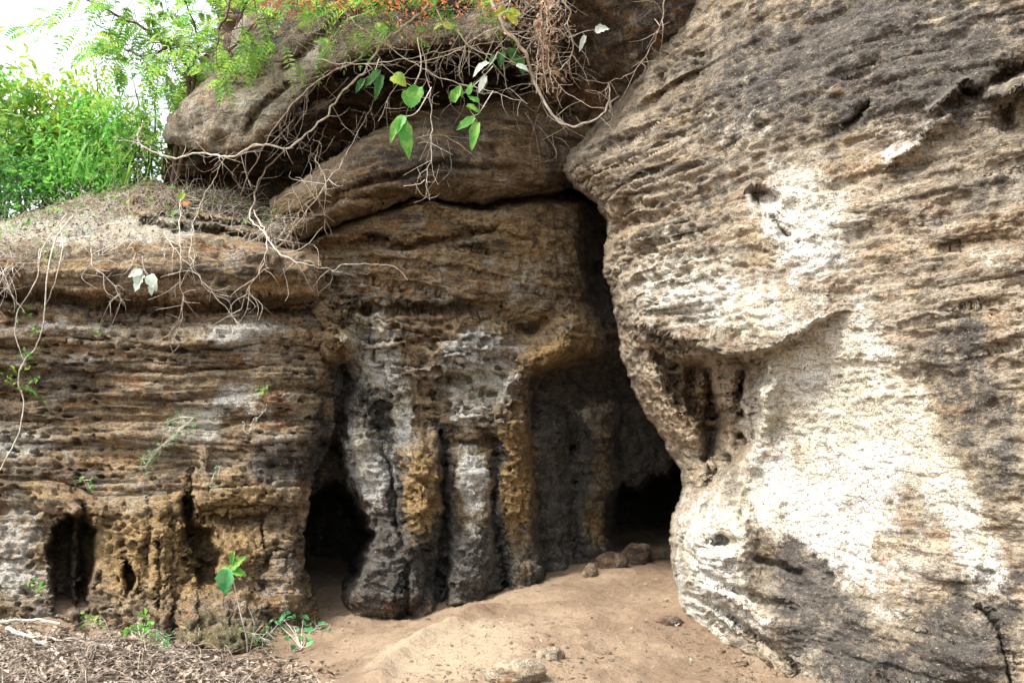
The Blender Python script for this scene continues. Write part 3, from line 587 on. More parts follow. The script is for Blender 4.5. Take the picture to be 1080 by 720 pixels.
# paler patch on the mound, dark humus under the litter
pc = at(475, 690, 6.0); gs[:, 0] = (.9 * np.exp(-(((GX - pc[0]) / .7) ** 2 + ((GY - pc[1]) / 1.1) ** 2))).ravel() + (.6 * np.exp(-(((GX + 3.5) / .5) ** 2 + ((GY - 7.6) / .3) ** 2))).ravel()
lp = [at(-200, 800, 4.5), at(-200, 665, 7.4), at(0, 662, 7.4), at(120, 672, 7.2), at(230, 690, 6.7), at(300, 712, 6.1), at(330, 760, 5.4), at(300, 900, 4)]
LIT = [(p[0], p[1]) for p in lp]
lsd = poly_sd(LIT, GX, GY); gs[:, 1] = sstep(-.15, .25, lsd).ravel()
add_attr(ground, 'stain_shade', gs)

# ------------------------------------------------------------------ hillside carrying the cliff (walls and roof sheet added to keep sky light out)
def hill_z(x, y):
    x = np.asarray(x, float); y = np.asarray(y, float)
    ledge = 4.22 + (y - 9.6).clip(-3, 9) * .12 + (y - 18.6).clip(0) * .02
    high = 8.4 + (y - 8).clip(0) * .25
    bx = np.interp(y, [8, 11, 11.3, 12, 20, 90], [900, 900, -3.0, -3.2, -5, -8])
    q = np.stack([x.ravel() * .6, y.ravel() * .6, 0 * x.ravel()], 1)
    return ledge + (high - ledge) * sstep(-.3, .9, x - bx) + fbm(q, 3).reshape(x.shape) * .18
hx = axis([(-60, -8, 4), (-8, 12, .25), (12, 60, 4)]); ht = axis([(0, 7, .25), (7, 90, 5)])
HX, HT = np.meshgrid(hx, ht)
yf = np.interp(HX, [-7.3, -7.2, -3.6, -3.4, 60], [8.4, 9.3, 9.3, 11.4, 11.4]); HY = yf + HT
HZ = hill_z(HX, HY)
hv = np.stack([HX, HY, HZ], -1).reshape(-1, 3); hi = np.arange(HX.size).reshape(HX.shape)
HF = np.stack([hi[:-1, :-1], hi[:-1, 1:], hi[1:, 1:], hi[1:, :-1]], -1).reshape(-1, 4)
pl = [(-60, 8.4), (-30, 8.4), (-7.3, 8.4), (-7.3, 14.6)] + [(x, 14.6) for x in np.arange(-7, 14, .5)]  # unseen walls added against light leaking in from behind
pl = np.array(pl, float); tz = hill_z(pl[:, 0], pl[:, 1]); n0 = len(hv); nn = len(pl)
hv = np.vstack([hv, np.c_[pl, tz + 0 * tz], np.c_[pl, np.full(nn, -2.)]]); k = np.arange(nn - 1)
HF = np.vstack([HF, np.stack([n0 + k, n0 + nn + k, n0 + nn + k + 1, n0 + k + 1], -1)])
rx = axis([(-3.3, 12, .3), (12, 60, 4)]); rt = np.linspace(0, 1, 24)  # unseen roof sheet, added to block sky light above the recesses
RX, RT = np.meshgrid(rx, rt); ry0 = np.interp(RX, [-3.3, 1.4, 4, 60], [8.4, 8.0, 3.8, 3.8]); RY = ry0 + (11.6 - ry0) * RT
n0 = len(hv); hv = np.vstack([hv, np.stack([RX, RY, 8.5 + 0 * RX + .12 * np.sin(RX * 3 + RY * 2)], -1).reshape(-1, 3)]); ri = n0 + np.arange(RX.size).reshape(RX.shape)
HF = np.vstack([HF, np.stack([ri[:-1, :-1], ri[:-1, 1:], ri[1:, 1:], ri[1:, :-1]], -1).reshape(-1, 4)])
M_soil, nt, b = new_mat('hill_soil'); N = NB(nt)
c = N.mix(N.ramp(N.noise(4, 5, .7), .4, .6), (.10, .078, .052), (.22, .18, .125)); c = N.mix(N.ramp(N.noise(1.5, 3), .45, .6), c, (.06, .09, .03))
nt.links.new(c, b.inputs['Base Color']); N.bump(b, N.noise(20, 5, .7), .8, .05)
hill = mesh_np('hillside_light_block', hv, HF, M_soil); tag(hill, kind='structure')
# ------------------------------------------------------------------ plant helpers
rs = np.random.RandomState(5)
def leaf_mat(name, c1, c2, trans=.45, rough=.5, sc=9):
    m, nt, b = new_mat(name); N = NB(nt)
    c = N.mix(N.ramp(N.noise(sc, 3, .7), .4, .6), c1, c2)
    nt.links.new(c, b.inputs['Base Color']); b.inputs['Roughness'].default_value = rough
    t = nt.nodes.new('ShaderNodeBsdfTranslucent'); nt.links.new(N.mix(.5, c, c, 'ADD'), t.inputs[0])
    mx = nt.nodes.new('ShaderNodeMixShader'); mx.inputs[0].default_value = trans
    nt.links.new(b.outputs[0], mx.inputs[1]); nt.links.new(t.outputs[0], mx.inputs[2])
    nt.links.new(mx.outputs[0], [n for n in nt.nodes if n.type == 'OUTPUT_MATERIAL'][0].inputs[0])
    return m
G_bright = leaf_mat('bright_leaf', (.085, .25, .04), (.27, .39, .075))
G_fresh = leaf_mat('fresh_leaf', (.09, .32, .05), (.22, .44, .08))
G_deep = leaf_mat('deep_leaf', (.035, .13, .03), (.08, .22, .05))
G_cool = leaf_mat('cool_leaf', (.05, .24, .08), (.14, .36, .13), .3)
G_pale = leaf_mat('pale_leaf', (.50, .60, .50), (.65, .70, .60), .3)
G_yell = leaf_mat('yellow_leaf', (.38, .42, .05), (.20, .36, .05), .4)
D_leaf = leaf_mat('dry_leaf', (.22, .13, .085), (.48, .34, .24), .25, .8, 25)
D_orange = leaf_mat('orange_leaf', (.45, .14, .05), (.55, .26, .10), .3, .8, 20)
D_litter = leaf_mat('litter_leaf', (.10, .072, .052), (.38, .31, .24), .08, .85, 30)
def wood(name, a, b_):
    m, nt, b = new_mat(name); N = NB(nt); nt.links.new(N.mix(N.ramp(N.noise(22, 4, .7), .4, .6), a, b_), b.inputs['Base Color']); N.bump(b, N.noise(90, 3, .6), .5, .004); return m
W_pale = wood('pale_bark', (.42, .36, .28), (.58, .52, .44)); W_grey = wood('grey_bark', (.24, .19, .145), (.38, .32, .26)); W_dark = wood('dark_bark', (.07, .05, .035), (.14, .105, .075)); W_twig = wood('twig_bark', (.14, .105, .08), (.33, .28, .225)); W_straw = wood('dry_stalk', (.40, .35, .28), (.62, .57, .49))

def spline(P, n):
    P = np.asarray(P, float); k = len(P)
    if k == 2: t = np.linspace(0, 1, n)[:, None]; return P[0] * (1 - t) + P[1] * t
    Q = np.vstack([2 * P[0] - P[1], P, 2 * P[-1] - P[-2]]); out = []
    for t in np.linspace(0, k - 1 - 1e-9, n):
        i = int(t); f = t - i; a, b, c, d = Q[i:i + 4]
        out.append(.5 * ((2 * b) + (c - a) * f + (2 * a - 5 * b + 4 * c - d) * f * f + (3 * b - a - 3 * c + d) * f ** 3))
    return np.array(out)
class Geo:
    def __init__(s): s.V = []; s.F = []; s.n = 0
    def add(s, V, F): s.V.append(V); s.F.append(np.asarray(F) + s.n); s.n += len(V)
    def tube(s, pts, r0, r1, sides=5, seg=4, kink=0.0):
        n = max(3, (len(pts) - 1) * seg + 1); C = spline(pts, n)
        if kink: C = C + np.stack([perlin(C * 9 + 3 * a + s.n * .01) for a in range(3)], 1) * kink
        T = np.gradient(C, axis=0); T /= np.linalg.norm(T, axis=1)[:, None] + 1e-9
        up = np.array([.31, .9, .2]); A = np.cross(T, up); A /= np.linalg.norm(A, axis=1)[:, None] + 1e-9; B = np.cross(T, A)
        t = np.linspace(0, 1, n); R = (r0 + (r1 - r0) * t) * (1 + .3 * perlin(C * 19) + .2 * perlin(C * 50)); ang = np.arange(sides) * 2 * math.pi / sides
        V = C[:, None] + (A[:, None] * np.cos(ang)[None, :, None] + B[:, None] * np.sin(ang)[None, :, None]) * R[:, None, None]
        I = np.arange(n * sides).reshape(n, sides); J = np.roll(I, -1, 1)
        F = np.stack([I[:-1], J[:-1], J[1:], I[1:]], -1).reshape(-1, 4); s.add(V.reshape(-1, 3), F)
        cap = I[-1]; s.add(np.vstack([V[-1], C[-1:] + T[-1:] * R[-1]]), [[k, (k + 1) % sides, sides, sides] for k in range(sides)][:0] or np.zeros((0, 4), int))
        return C
    def leaves(s, P, D, N, L, Wd, fold=.25, bend=.15):
        """pointed leaves: base P, direction D, normal N, length L, width Wd; eight vertices each"""
        P = np.asarray(P); D = D / (np.linalg.norm(D, axis=1)[:, None] + 1e-9); S = np.cross(D, N); S /= np.linalg.norm(S, axis=1)[:, None] + 1e-9; N = np.cross(S, D)
        L = np.asarray(L)[:, None] * np.ones((len(P), 1)); Wd = np.asarray(Wd)[:, None] * np.ones((len(P), 1))
        def q(t, w, h): return P + D * L * t + S * Wd * w + N * (L * h)
        c = [q(0, 0, 0), q(.28, .46, fold * .3), q(.28, -.46, fold * .3), q(.33, 0, 0), q(.66, .38, fold * .25 - bend * .4), q(.66, -.38, fold * .25 - bend * .4), q(.68, 0, -bend * .4), q(1, 0, -bend)]
        V = np.stack(c, 1).reshape(-1, 3); o = np.arange(len(P))[:, None] * 8
        F = np.vstack([o + np.array([f]) for f in ([0, 1, 3, 3], [0, 3, 2, 2], [1, 4, 6, 3], [3, 6, 5, 2], [4, 7, 6, 6], [6, 7, 5, 5])])
        s.add(V, F)
    def build(s, name, mat, parent=None, smooth=True):
        V = np.vstack(s.V); F = np.vstack(s.F)
        fl = [list(dict.fromkeys(f)) for f in F.tolist()]; me = bpy.data.meshes.new(name); me.from_pydata(V.tolist(), [], fl)
        if smooth: me.polygons.foreach_set('use_smooth', np.ones(len(me.polygons), bool))
        me.materials.append(mat); me.update(); o = bpy.data.objects.new(name, me); col.objects.link(o)
        if parent:
            o.parent = parent; o.matrix_parent_inverse = parent.matrix_world.inverted() if False else o.matrix_parent_inverse
            me.transform(__import__('mathutils').Matrix.Translation(-parent.location))
        return o
def rvec(n, z=0.0, s=1.0):
    v = rs.normal(size=(n, 3)) * s; v[:, 2] += z; return v / (np.linalg.norm(v, axis=1)[:, None] + 1e-9)

bpy.context.view_layer.update(); DG = bpy.context.evaluated_depsgraph_get()
from mathutils import Vector
def hit(px, py, off=0.0, maxY=14.0):
    d = at(px, py, 1.0) - CAM; dl = d / np.linalg.norm(d)
    ok, loc, nrm, idx, ob, mt = scene.ray_cast(DG, Vector(CAM), Vector(dl))
    Y = loc[1] if ok and loc[1] < maxY else maxY
    return at(px, py, Y - off)
def hitY(px, py, maxY=14.0): return hit(px, py, 0, maxY)[1]
def hanging(path, off=.10, maxY=9.2):
    """control points just clear of the rock; between deep places the strand spans freely"""
    Ys = np.array([hitY(p[0], p[1], maxY) for p in path]) - off
    sm = Ys.copy()
    for k in range(len(Ys)):
        a, b2 = max(0, k - 1), min(len(Ys), k + 2); sm[k] = Ys[a:b2].min() * .6 + Ys[k] * .4
    return [at(p[0], p[1], y) for p, y in zip(path, sm)]
PX = 1 / 848.0
def strand(name, path, r0, r1, mat, label, cat='root', group=None, off=.1, twigs=(), kink=.03, maxY=9.2):
    r0 *= .82; r1 *= .7
    g = Geo(); pts = hanging(path, off, maxY); Ym = np.mean([p[1] for p in pts]); C = g.tube(pts, r0 * Ym * PX, r1 * Ym * PX, 6, 8, kink)
    for k in range(3 + int(2.2 * len(path))):
        i = rs.randint(2, len(C) - 1); p = C[i]; d = rvec(1, -.5)[0] * np.array([1, .35, 1]) + (C[i] - C[i - 1]) * 8; l = rs.uniform(.08, .42)
        q = p + d / np.linalg.norm(d) * l; m_ = (p + q) / 2 + rs.normal(size=3) * l * .15; g.tube([p, m_, q], .0035, .0012, 4, 3)
        if l > .25: g.tube([m_, m_ + rvec(1, -.4)[0] * l * .4], .002, .001, 3, 2)
    for tw in twigs:
        q = hanging(tw, off, maxY); g.tube(q, r1 * Ym * PX * 1.2, r1 * Ym * PX * .5, 5, 5, kink)
    return tag(g.build(name, mat), label, cat, group)

# ------------------------------------------------------------------ bare roots and vines hanging over the rock
RG = 'bare roots and vines hanging over the rocks'
S_ = strand
S_('hanging_root', [(150, 130), (147, 148), (160, 160), (185, 167), (215, 161), (245, 166), (268, 152), (300, 156), (320, 146), (345, 120), (360, 98), (385, 75), (400, 50), (430, 25), (470, -10)], 1.0, 2.0, W_pale, 'long pale root swagging from the top centre leftwards across the upper left boulder', 'root', RG, .25, maxY=8.6)
S_('hanging_root', [(302, 156), (275, 185), (270, 205), (264, 232), (281, 247), (292, 266), (310, 275), (335, 281), (360, 287)], 1.3, .8, W_pale, 'pale zigzag root dropping from the boulder to the left end of the columned cave wall', 'root', RG, .12, [[(350, 285), (362, 278), (385, 279), (415, 281), (430, 296)], [(292, 266), (318, 262), (340, 240)]])
S_('hanging_root', [(410, 20), (380, 60), (352, 75), (325, 95), (300, 120), (275, 160), (252, 205)], 1.7, .6, W_grey, 'grey root running diagonally down the boulder edge into the dark recess', 'root', RG, .2, [[(325, 95), (318, 125), (290, 150)], [(352, 75), (330, 82), (292, 84)]], maxY=8.7)
S_('hanging_vine', [(512, -10), (532, 28), (553, 55), (563, 85), (578, 115), (594, 131), (614, 131), (634, 122), (643, 104), (642, 88)], 2.6, .9, W_pale, 'thick pale looping vine hanging at the top centre and curling up at its end', 'vine', RG, .3, [[(594, 131), (575, 110), (565, 92)]], maxY=8.2)
S_('hanging_vine', [(704, -8), (697, 24), (690, 45), (676, 66), (655, 82), (630, 86), (600, 76), (572, 70)], .9, .7, W_grey, 'thin grey vine curving from the top edge beside the pale buttress to the looping vine', 'vine', RG, .2, [[(690, 20), (697, 29), (705, 22)]], maxY=8.4)
S_('hanging_vine', [(585, -8), (600, 12), (597, 30), (604, 48), (598, 66), (582, 76), (560, 80)], 1.1, .8, W_straw, 'hook shaped straw vine beside the clump of dry leaves at the top', 'vine', RG, .3, maxY=8.2)
S_('hanging_root', [(445, 40), (452, 90), (455, 125), (455, 160), (449, 190), (454, 211)], .8, .7, W_pale, 'straight pale root hanging down to the lens shaped slab, forked at its tip', 'root', RG, .25, [[(449, 190), (437, 194), (425, 196)], [(437, 194), (444, 203), (452, 209)]], maxY=8.4)
S_('hanging_root', [(193, 200), (190, 225), (190, 262), (191, 300), (193, 322), (190, 342), (181, 358)], .6, .4, W_pale, 'thin pale root hanging straight over the thick top bed of the layered wall', 'root', RG, .08)
S_('hanging_root', [(172, 246), (190, 268), (222, 306), (262, 352)], .55, .35, W_straw, 'straight slanting dry stalk crossing the shaded groove of the layered wall', 'stalk', RG, .12)
S_('hanging_root', [(268, 222), (280, 248), (278, 280), (262, 304), (253, 330)], .8, .4, W_pale, 'pale root ending in a small fork before the right end of the thick top bed', 'root', RG, .1, [[(278, 282), (287, 292), (294, 301)]])
S_('hanging_root', [(96, 262), (98, 280), (112, 292), (124, 306), (132, 322)], .6, .4, W_straw, 'short crooked root just left of the white leaves on the ledge', 'root', RG, .08)
S_('hanging_root', [(345, 130), (333, 165), (345, 195), (322, 215), (300, 240)], .7, .35, W_grey, 'thin kinked grey root in front of the left tip of the lens shaped slab', 'root', RG, .15)
S_('hanging_root', [(400, 95), (372, 150), (340, 200), (312, 238), (292, 262)], .55, .35, W_pale, 'long straight thin root crossing the lens shaped slab down to its left tip', 'root', RG, .15)
S_('hanging_root', [(335, 88), (334, 130), (327, 170), (334, 205), (350, 248)], .45, .3, W_grey, 'hair thin root hanging down over the edge of the dark recess', 'root', RG, .15)
S_('hanging_root', [(240, 160), (225, 190), (212, 215), (200, 262), (214, 300)], .5, .3, W_straw, 'thin bent stalk dropping from under the upper left boulder onto the ledge', 'stalk', RG, .12)
S_('hanging_root', [(468, 20), (500, 52), (540, 66), (575, 74), (600, 100), (640, 118)], .8, .5, W_straw, 'thin straw coloured vine sloping right over the dark ceiling rock', 'vine', RG, .35, maxY=8.3)
S_('hanging_root', [(330, 62), (365, 68), (400, 66), (440, 60), (490, 50), (530, 44)], .9, .5, W_straw, 'nearly level dry vine across the mouth of the dark recess', 'vine', RG, .3, [[(400, 66), (420, 80), (455, 86)]], maxY=8.2)
S_('hanging_root', [(360, 10), (385, 32), (420, 58), (470, 84), (520, 96), (556, 110)], .9, .4, W_straw, 'dry vine slanting down rightwards through the hanging green leaves', 'vine', RG, .35, maxY=8.2)
S_('hanging_root', [(590, 10), (560, 40), (520, 30), (480, 55), (430, 75), (398, 128)], .7, .4, W_pale, 'wavy pale vine ending by the long drooping green leaves', 'vine', RG, .35, maxY=8.2)
VG = 'leafy vines trailing down the left rock wall'
def leafy_strand(path, r, label, spots, mat=G_fresh, L=.05, n=6, spread=6):
    e = empty('trailing_vine', tuple(hanging(path[:1])[0])); tag(e, label, 'vine', VG)
    g = Geo(); g.tube(hanging(path, .07), r * 8 * PX, r * 6 * PX, 5, 6, .01); g.build('stem', W_straw, e)
    g = Geo()
    for (x, y) in spots:
        for k in range(n):
            p = hit(x + rs.normal() * spread, y + rs.normal() * spread * .8, .08)
            g.leaves([p], rvec(1, -.2), rvec(1, .3) + np.array([[0, -.8, 0]]), [L * rs.uniform(.6, 1.2)], [L * .55])
    return g.build('foliage', mat, e)
leafy_strand([(77, 228), (60, 250), (50, 290), (46, 340), (38, 366), (26, 380), (19, 402), (25, 422), (20, 455), (8, 480), (-6, 505)], .8, 'long trailing vine near the left edge with small green leaves halfway down', [(22, 330), (38, 352), (32, 378), (36, 400), (40, 418), (52, 260), (62, 246), (30, 372)], n=7)
leafy_strand([(70, 225), (45, 262), (38, 296), (20, 326), (16, 352), (25, 379)], .6, 'short trailing vine looping on the left edge beside the longer one', [(15, 395), (8, 398), (2, 396), (22, 392), (16, 400), (30, 412)], G_bright)
leafy_strand([(64, 242), (66, 262), (60, 290), (55, 306), (48, 322)], .6, 'small leafy sprig hanging from the ledge next to the long trailing vine', [(60, 250), (45, 270), (36, 262), (98, 348), (42, 330)], G_bright, n=4)
g = Geo()

# ------------------------------------------------------------------ big green leaves hanging in front of the recess
def big_leaf(e, px, py, ang, Lpx, Wf, Y, mat, name='leaf', droop=.2, roll=0):
    """ang: direction of the tip in the view, degrees below the horizontal to the right"""
    p = at(px, py, Y); L = Lpx * Y * PX; a = RAD(ang)
    D = np.array([math.cos(a), -.15, -math.sin(a)]); D /= np.linalg.norm(D)
    Nn = np.array([.25 * math.sin(roll), -1, .45 + .3 * math.cos(roll)])
    S = np.cross(D, Nn); S /= np.linalg.norm(S); Nn = np.cross(S, D); n = 9; V = []
    for i in range(n):
        t = i / (n - 1); w = Wf * L * (math.sin(math.pi * min(1, t * .93 + .07) ** .75) ** .8) * .5 + .0005
        c = p + D * L * t - Nn * L * droop * t * t + Nn * .0
        for s in (-1, -.5, 0, .5, 1): V.append(c + S * w * s * (1 + .10 * math.sin(t * 17 + px)) + Nn * (abs(s) * w * (.35 + .3 * math.sin(px + t * 3)) + .006 * math.sin(t * 20 + s * 4 + py)))
    I = np.arange(n * 5).reshape(n, 5); F = np.stack([I[:-1, :-1], I[:-1, 1:], I[1:, 1:], I[1:, :-1]], -1).reshape(-1, 4)
    g = Geo(); g.add(np.array(V), F); return g.build(name, mat, e)
def spray(label, stem, lv, Y, mat=G_fresh, name='leafy_shoot', group='green leafy shoots hanging in front of the dark recess'):
    e = empty(name, tuple(at(*stem[0], Y))); tag(e, label, 'leaves', group)
    g = Geo(); g.tube([at(x, y, Y) for x, y in stem], .006, .003, 5, 5, .006)
    for l in lv:
        j = min(stem, key=lambda s: (s[0] - l[0]) ** 2 + (s[1] - l[1]) ** 2); g.tube([at(*j, Y), at(l[0], l[1], Y)], .003, .002, 4, 3)
    g.build('stem', W_straw, e)
    for l in lv: big_leaf(e, l[0], l[1], l[2], l[3], l[4], Y - .02 * rs.rand(), l[5] if len(l) > 5 else mat, roll=rs.rand() * 6)
spray('two broad heart shaped green leaves, the upper one yellowish, hanging over the recess', [(440, 40), (444, 70), (436, 92)], [(414, 80, 38, 20, .8, G_yell), (442, 92, 112, 26, .75), (430, 95, 80, 22, .7)], 7.6)
spray('pair of long drooping green leaves lowest in front of the lens shaped slab', [(455, 92), (440, 118), (424, 124)], [(426, 122, 118, 34, .42), (424, 126, 76, 46, .36)], 7.5)
spray('shoot of narrow pointed green leaves right of the straight pale root', [(520, 96), (506, 118), (500, 122)], [(505, 108, 215, 14, .5), (500, 124, 145, 24, .45), (504, 130, 105, 32, .38), (492, 112, 20, 18, .5)], 7.6)
spray('shoot with small upright green leaves above the narrow pointed ones', [(520, 70), (498, 92), (480, 104)], [(478, 108, -70, 22, .55), (494, 100, -80, 15, .5), (482, 92, 60, 14, .5)], 7.6)
spray('thin drooping dark green leaves at the left of the heart shaped ones', [(400, 62), (395, 76)], [(400, 74, 128, 26, .35), (403, 80, 104, 30, .3), (384, 84, 120, 18, .4)], 7.7, G_deep)
spray('pale greyish drooping leaves beside the looping vine', [(525, 55), (518, 68), (508, 76)], [(515, 66, 140, 24, .4, G_pale), (512, 80, 110, 22, .35, G_pale), (545, 68, 30, 16, .5, G_pale)], 7.6)
spray('bunch of dark green leaves tucked behind the looping vine', [(520, 30), (530, 50)], [(530, 54, 100, 20, .5), (536, 52, 60, 22, .5), (548, 60, 80, 22, .4), (524, 58, 130, 16, .5)], 7.7, G_deep)
spray('bright yellow green leaf cluster at the top centre', [(540, -5), (535, 12)], [(534, 10, 150, 16, .6, G_yell), (536, 12, 60, 20, .6, G_yell), (536, 12, 10, 16, .6, G_yell)], 7.5)
spray('single small yellow leaf cluster left of the top centre', [(460, 10), (468, 26)], [(468, 26, 20, 14, .6, G_yell), (466, 26, 150, 12, .6, G_yell)], 7.6)
spray('green leaves at the very top above the recess', [(446, -14), (452, -4)], [(440, -6, 120, 18, .7), (452, -6, 70, 22, .6), (460, -10, 30, 18, .6)], 7.6)
spray('white leaf on a stalk in front of the dark ceiling rock', [(600, 40), (614, 34), (626, 32)], [(628, 34, -18, 16, .75, G_pale), (617, 38, 110, 20, .3, G_pale)], 7.7)
spray('cluster of white leaves hanging on the thick top bed of the left rock wall', [(150, 270), (152, 284)], [(150, 286, 160, 16, .6, G_pale), (152, 290, 120, 20, .7, G_pale), (157, 290, 60, 20, .6, G_pale), (160, 300, 90, 12, .6, G_pale), (148, 284, 100, 12, .6, G_pale)], 7.72, group='white leaves')

# ------------------------------------------------------------------ trees and shrubs on the ledge
def pinnate(g, p, d, L, npair, lw, droop=.5):
    """one compound leaf: a midrib with paired leaflets"""
    d = d / np.linalg.norm(d); t = np.linspace(.12, 1, npair); C = p + d * L * t[:, None] + np.array([0, 0, -1]) * (L * droop * (t ** 2)[:, None])
    T = np.gradient(C, axis=0); T /= np.linalg.norm(T, axis=1)[:, None]; S = np.cross(T, np.array([0, 0, 1.]) + rs.normal(size=3) * .3); S /= np.linalg.norm(S, axis=1)[:, None]
    ll = lw * (1 - .45 * np.abs(t * 2 - 1) ** 2)
    for s in (-1, 1):
        g.leaves(C, S * s + T * .45 + np.array([0, 0, -.15]), np.cross(T, S) + rs.normal(size=C.shape) * .25, ll, ll * .34)
    g.leaves([C[-1]], T[-1:], np.array([[0, 0, 1.]]), [lw * .8], [lw * .3])
def tree_like(name, label, cat, base, limbs, mats, group, leaf='pin', n=70, L=.24, npair=8, lw=.055, spread=.35, droop=.5, r=.03):
    e = empty(name, tuple(base)); tag(e, label, cat, group); g = Geo(); ends = []
    for lb in limbs:
        pts = [base] + [at(*q) for q in lb] if len(lb[0]) == 3 else lb
        C = g.tube(pts, r, r * .25, 6, 6, .03); ends.append(C[int(len(C) * .35):])
    tw = np.vstack(ends); g2 = Geo()
    for k in range(n):
        p = tw[rs.randint(len(tw))]; q = p + rs.normal(size=3) * spread * np.array([1, .7, .8])
        g.tube([p, (p + q) / 2 + rs.normal(size=3) * .03, q], r * .16, r * .07, 3, 2)
        d = q - p + rs.normal(size=3) * .3 + np.array([0, -.05, .05])
        if leaf == 'pin':
            for m_ in range(2): pinnate(g2, q - d * .2 * m_, d + rs.normal(size=3) * .25, L * rs.uniform(.6, 1.2), npair, lw, droop)
        else:
            m_ = npair; P = q + rs.normal(size=(m_, 3)) * L * .42
            g2.leaves(P, rvec(m_, -.1), rvec(m_, .8), lw * rs.uniform(.6, 1.6, m_), lw * .5 * rs.uniform(.7, 1.2, m_))
    g.build('trunk' if cat == 'tree' else 'stems', W_dark, e); g2.build('crown' if cat == 'tree' else 'foliage', mats, e)
    return e
LG = 'green shrubs growing on the ledge at the upper left'
def ledge(px, Y):
    p = at(px, 230, Y); p[2] = float(hill_z(np.array([p[0]]), np.array([Y]))[0]) - .05; return p
T_ = tree_like
T_('tree', 'slender dark tree with feathery green leaves left of the upper left boulder', 'tree', ledge(178, 9.7), [[(188, 150, 9.5), (200, 90, 9.2), (208, 40, 9.0), (190, -10, 8.8)], [(192, 120, 9.4), (225, 80, 8.9), (262, 30, 8.3), (300, 12, 8.0)], [(200, 90, 9.2), (165, 40, 9.2), (120, 15, 9.2), (70, -10, 9.2)], [(205, 60, 9.1), (150, 60, 9.3), (128, 50, 9.4)]],
   G_bright, 'trees on the ledge at the upper left', n=170, L=.30, npair=9, lw=.085, spread=.36)
T_('tree', 'second feathery tree, its sprays hanging over the top of the upper left boulder', 'tree', np.array(at(300, -160, 9.0)), [[(270, -60, 8.4), (240, 10, 7.9), (228, 50, 7.8)], [(300, -60, 8.2), (262, 0, 7.8), (250, 30, 7.7)], [(330, -60, 8.1), (350, -10, 7.8), (358, 30, 7.7)], [(380, -60, 8.1), (440, -20, 7.8), (510, -8, 7.7)], [(380, -60, 8.1), (400, -12, 7.8), (392, 14, 7.7)]],
   G_bright, 'trees on the ledge at the upper left', n=125, L=.26, npair=8, lw=.075, spread=.26)
for i, (px, Y, tops, n_, mt, lab, lw_, kind) in enumerate([
    (5, 10.2, [(-10, 150, 10.1), (10, 120, 10.2), (30, 150, 10)], 60, G_bright, 'broad leaved bright green shrub at the left edge', .14, 'b'),
    (50, 10.6, [(40, 110, 10.6), (62, 100, 10.5), (80, 130, 10.4)], 80, G_yell, 'tall light green shrub between the left edge and the feathery tree', .11, 'b'),
    (100, 10.3, [(95, 120, 10.3), (118, 135, 10.2), (84, 160, 10)], 80, G_fresh, 'mid green shrub with narrow leaves, right of the tall one', .09, 'b'),
    (142, 10.0, [(140, 140, 10), (155, 120, 9.9), (128, 165, 9.8)], 70, G_bright, 'light green bush just left of the slender dark tree', .07, 'b'),
    (25, 9.7, [(15, 195, 9.6), (40, 190, 9.6)], 60, G_deep, 'low dark green bush on the rim at the far left', .07, 'b'),
    (75, 9.7, [(68, 185, 9.6), (92, 190, 9.6)], 60, G_fresh, 'low fresh green bush on the rim over the trailing vines', .07, 'b'),
    (-60, 11.0, [(-60, 90, 11), (-30, 60, 11), (-10, 95, 10.8)], 100, G_fresh, 'tall leafy shrub cut by the left edge of the picture', .09, 'b'),
    (160, 10.4, [(150, 95, 10.3), (166, 60, 10.4), (140, 78, 10.3)], 60, G_fresh, 'thin tall shrub with feathery leaves behind the slender dark tree', .055, 'p'),
    (110, 11.6, [(100, 70, 11.6), (130, 95, 11.5)], 40, G_yell, 'sparse yellowish shrub farthest back against the white sky', .07, 'b')]):
    b0 = ledge(px, Y); mid = at(px, 205, Y)
    T_('shrub', lab, 'shrub', b0, [[tuple((px + (t[0] - px) * .4, 190 + (t[1] - 190) * .4, Y)), t] for t in tops], mt, LG, leaf='pin' if kind == 'p' else 'b', n=n_, L=.26, npair=9 if kind == 'p' else 22, lw=lw_, spread=.25, r=.02)
# long grass like blades by the shrubs
def blades(label, px, py, Y, n, L, mat, name='grass_tuft', sp=.12, cat='grass', group='tufts of long leaves'):
    p0 = at(px, py, Y) if Y else hit(px, py, .02); g = Geo()
    P = p0 + rs.normal(size=(n, 3)) * np.array([sp, sp * .6, .01]); D = rvec(n, 1.6, .55)
    g.leaves(P, D, rvec(n) + np.array([0, -.7, .2]), L * rs.uniform(.5, 1.1, n), L * .07 + 0 * P[:, 0], 0, .35)
    return tag(g.build(name, mat), label, cat, group)
blades('tall arching green blades on the rim between the shrubs', 80, 200, 9.5, 26, .75, G_fresh)
blades('short arching green blades on the rim left of the boulder', 130, 200, 9.5, 22, .5, G_bright)
spray('yellow and green leaf pair standing on the ledge below the boulder', [(192, 226), (190, 212)], [(190, 212, -70, 12, .6, G_yell), (187, 222, 140, 10, .7, G_bright), (192, 216, -20, 10, .6, D_orange)], 8.6, group='leaf pair on the ledge')

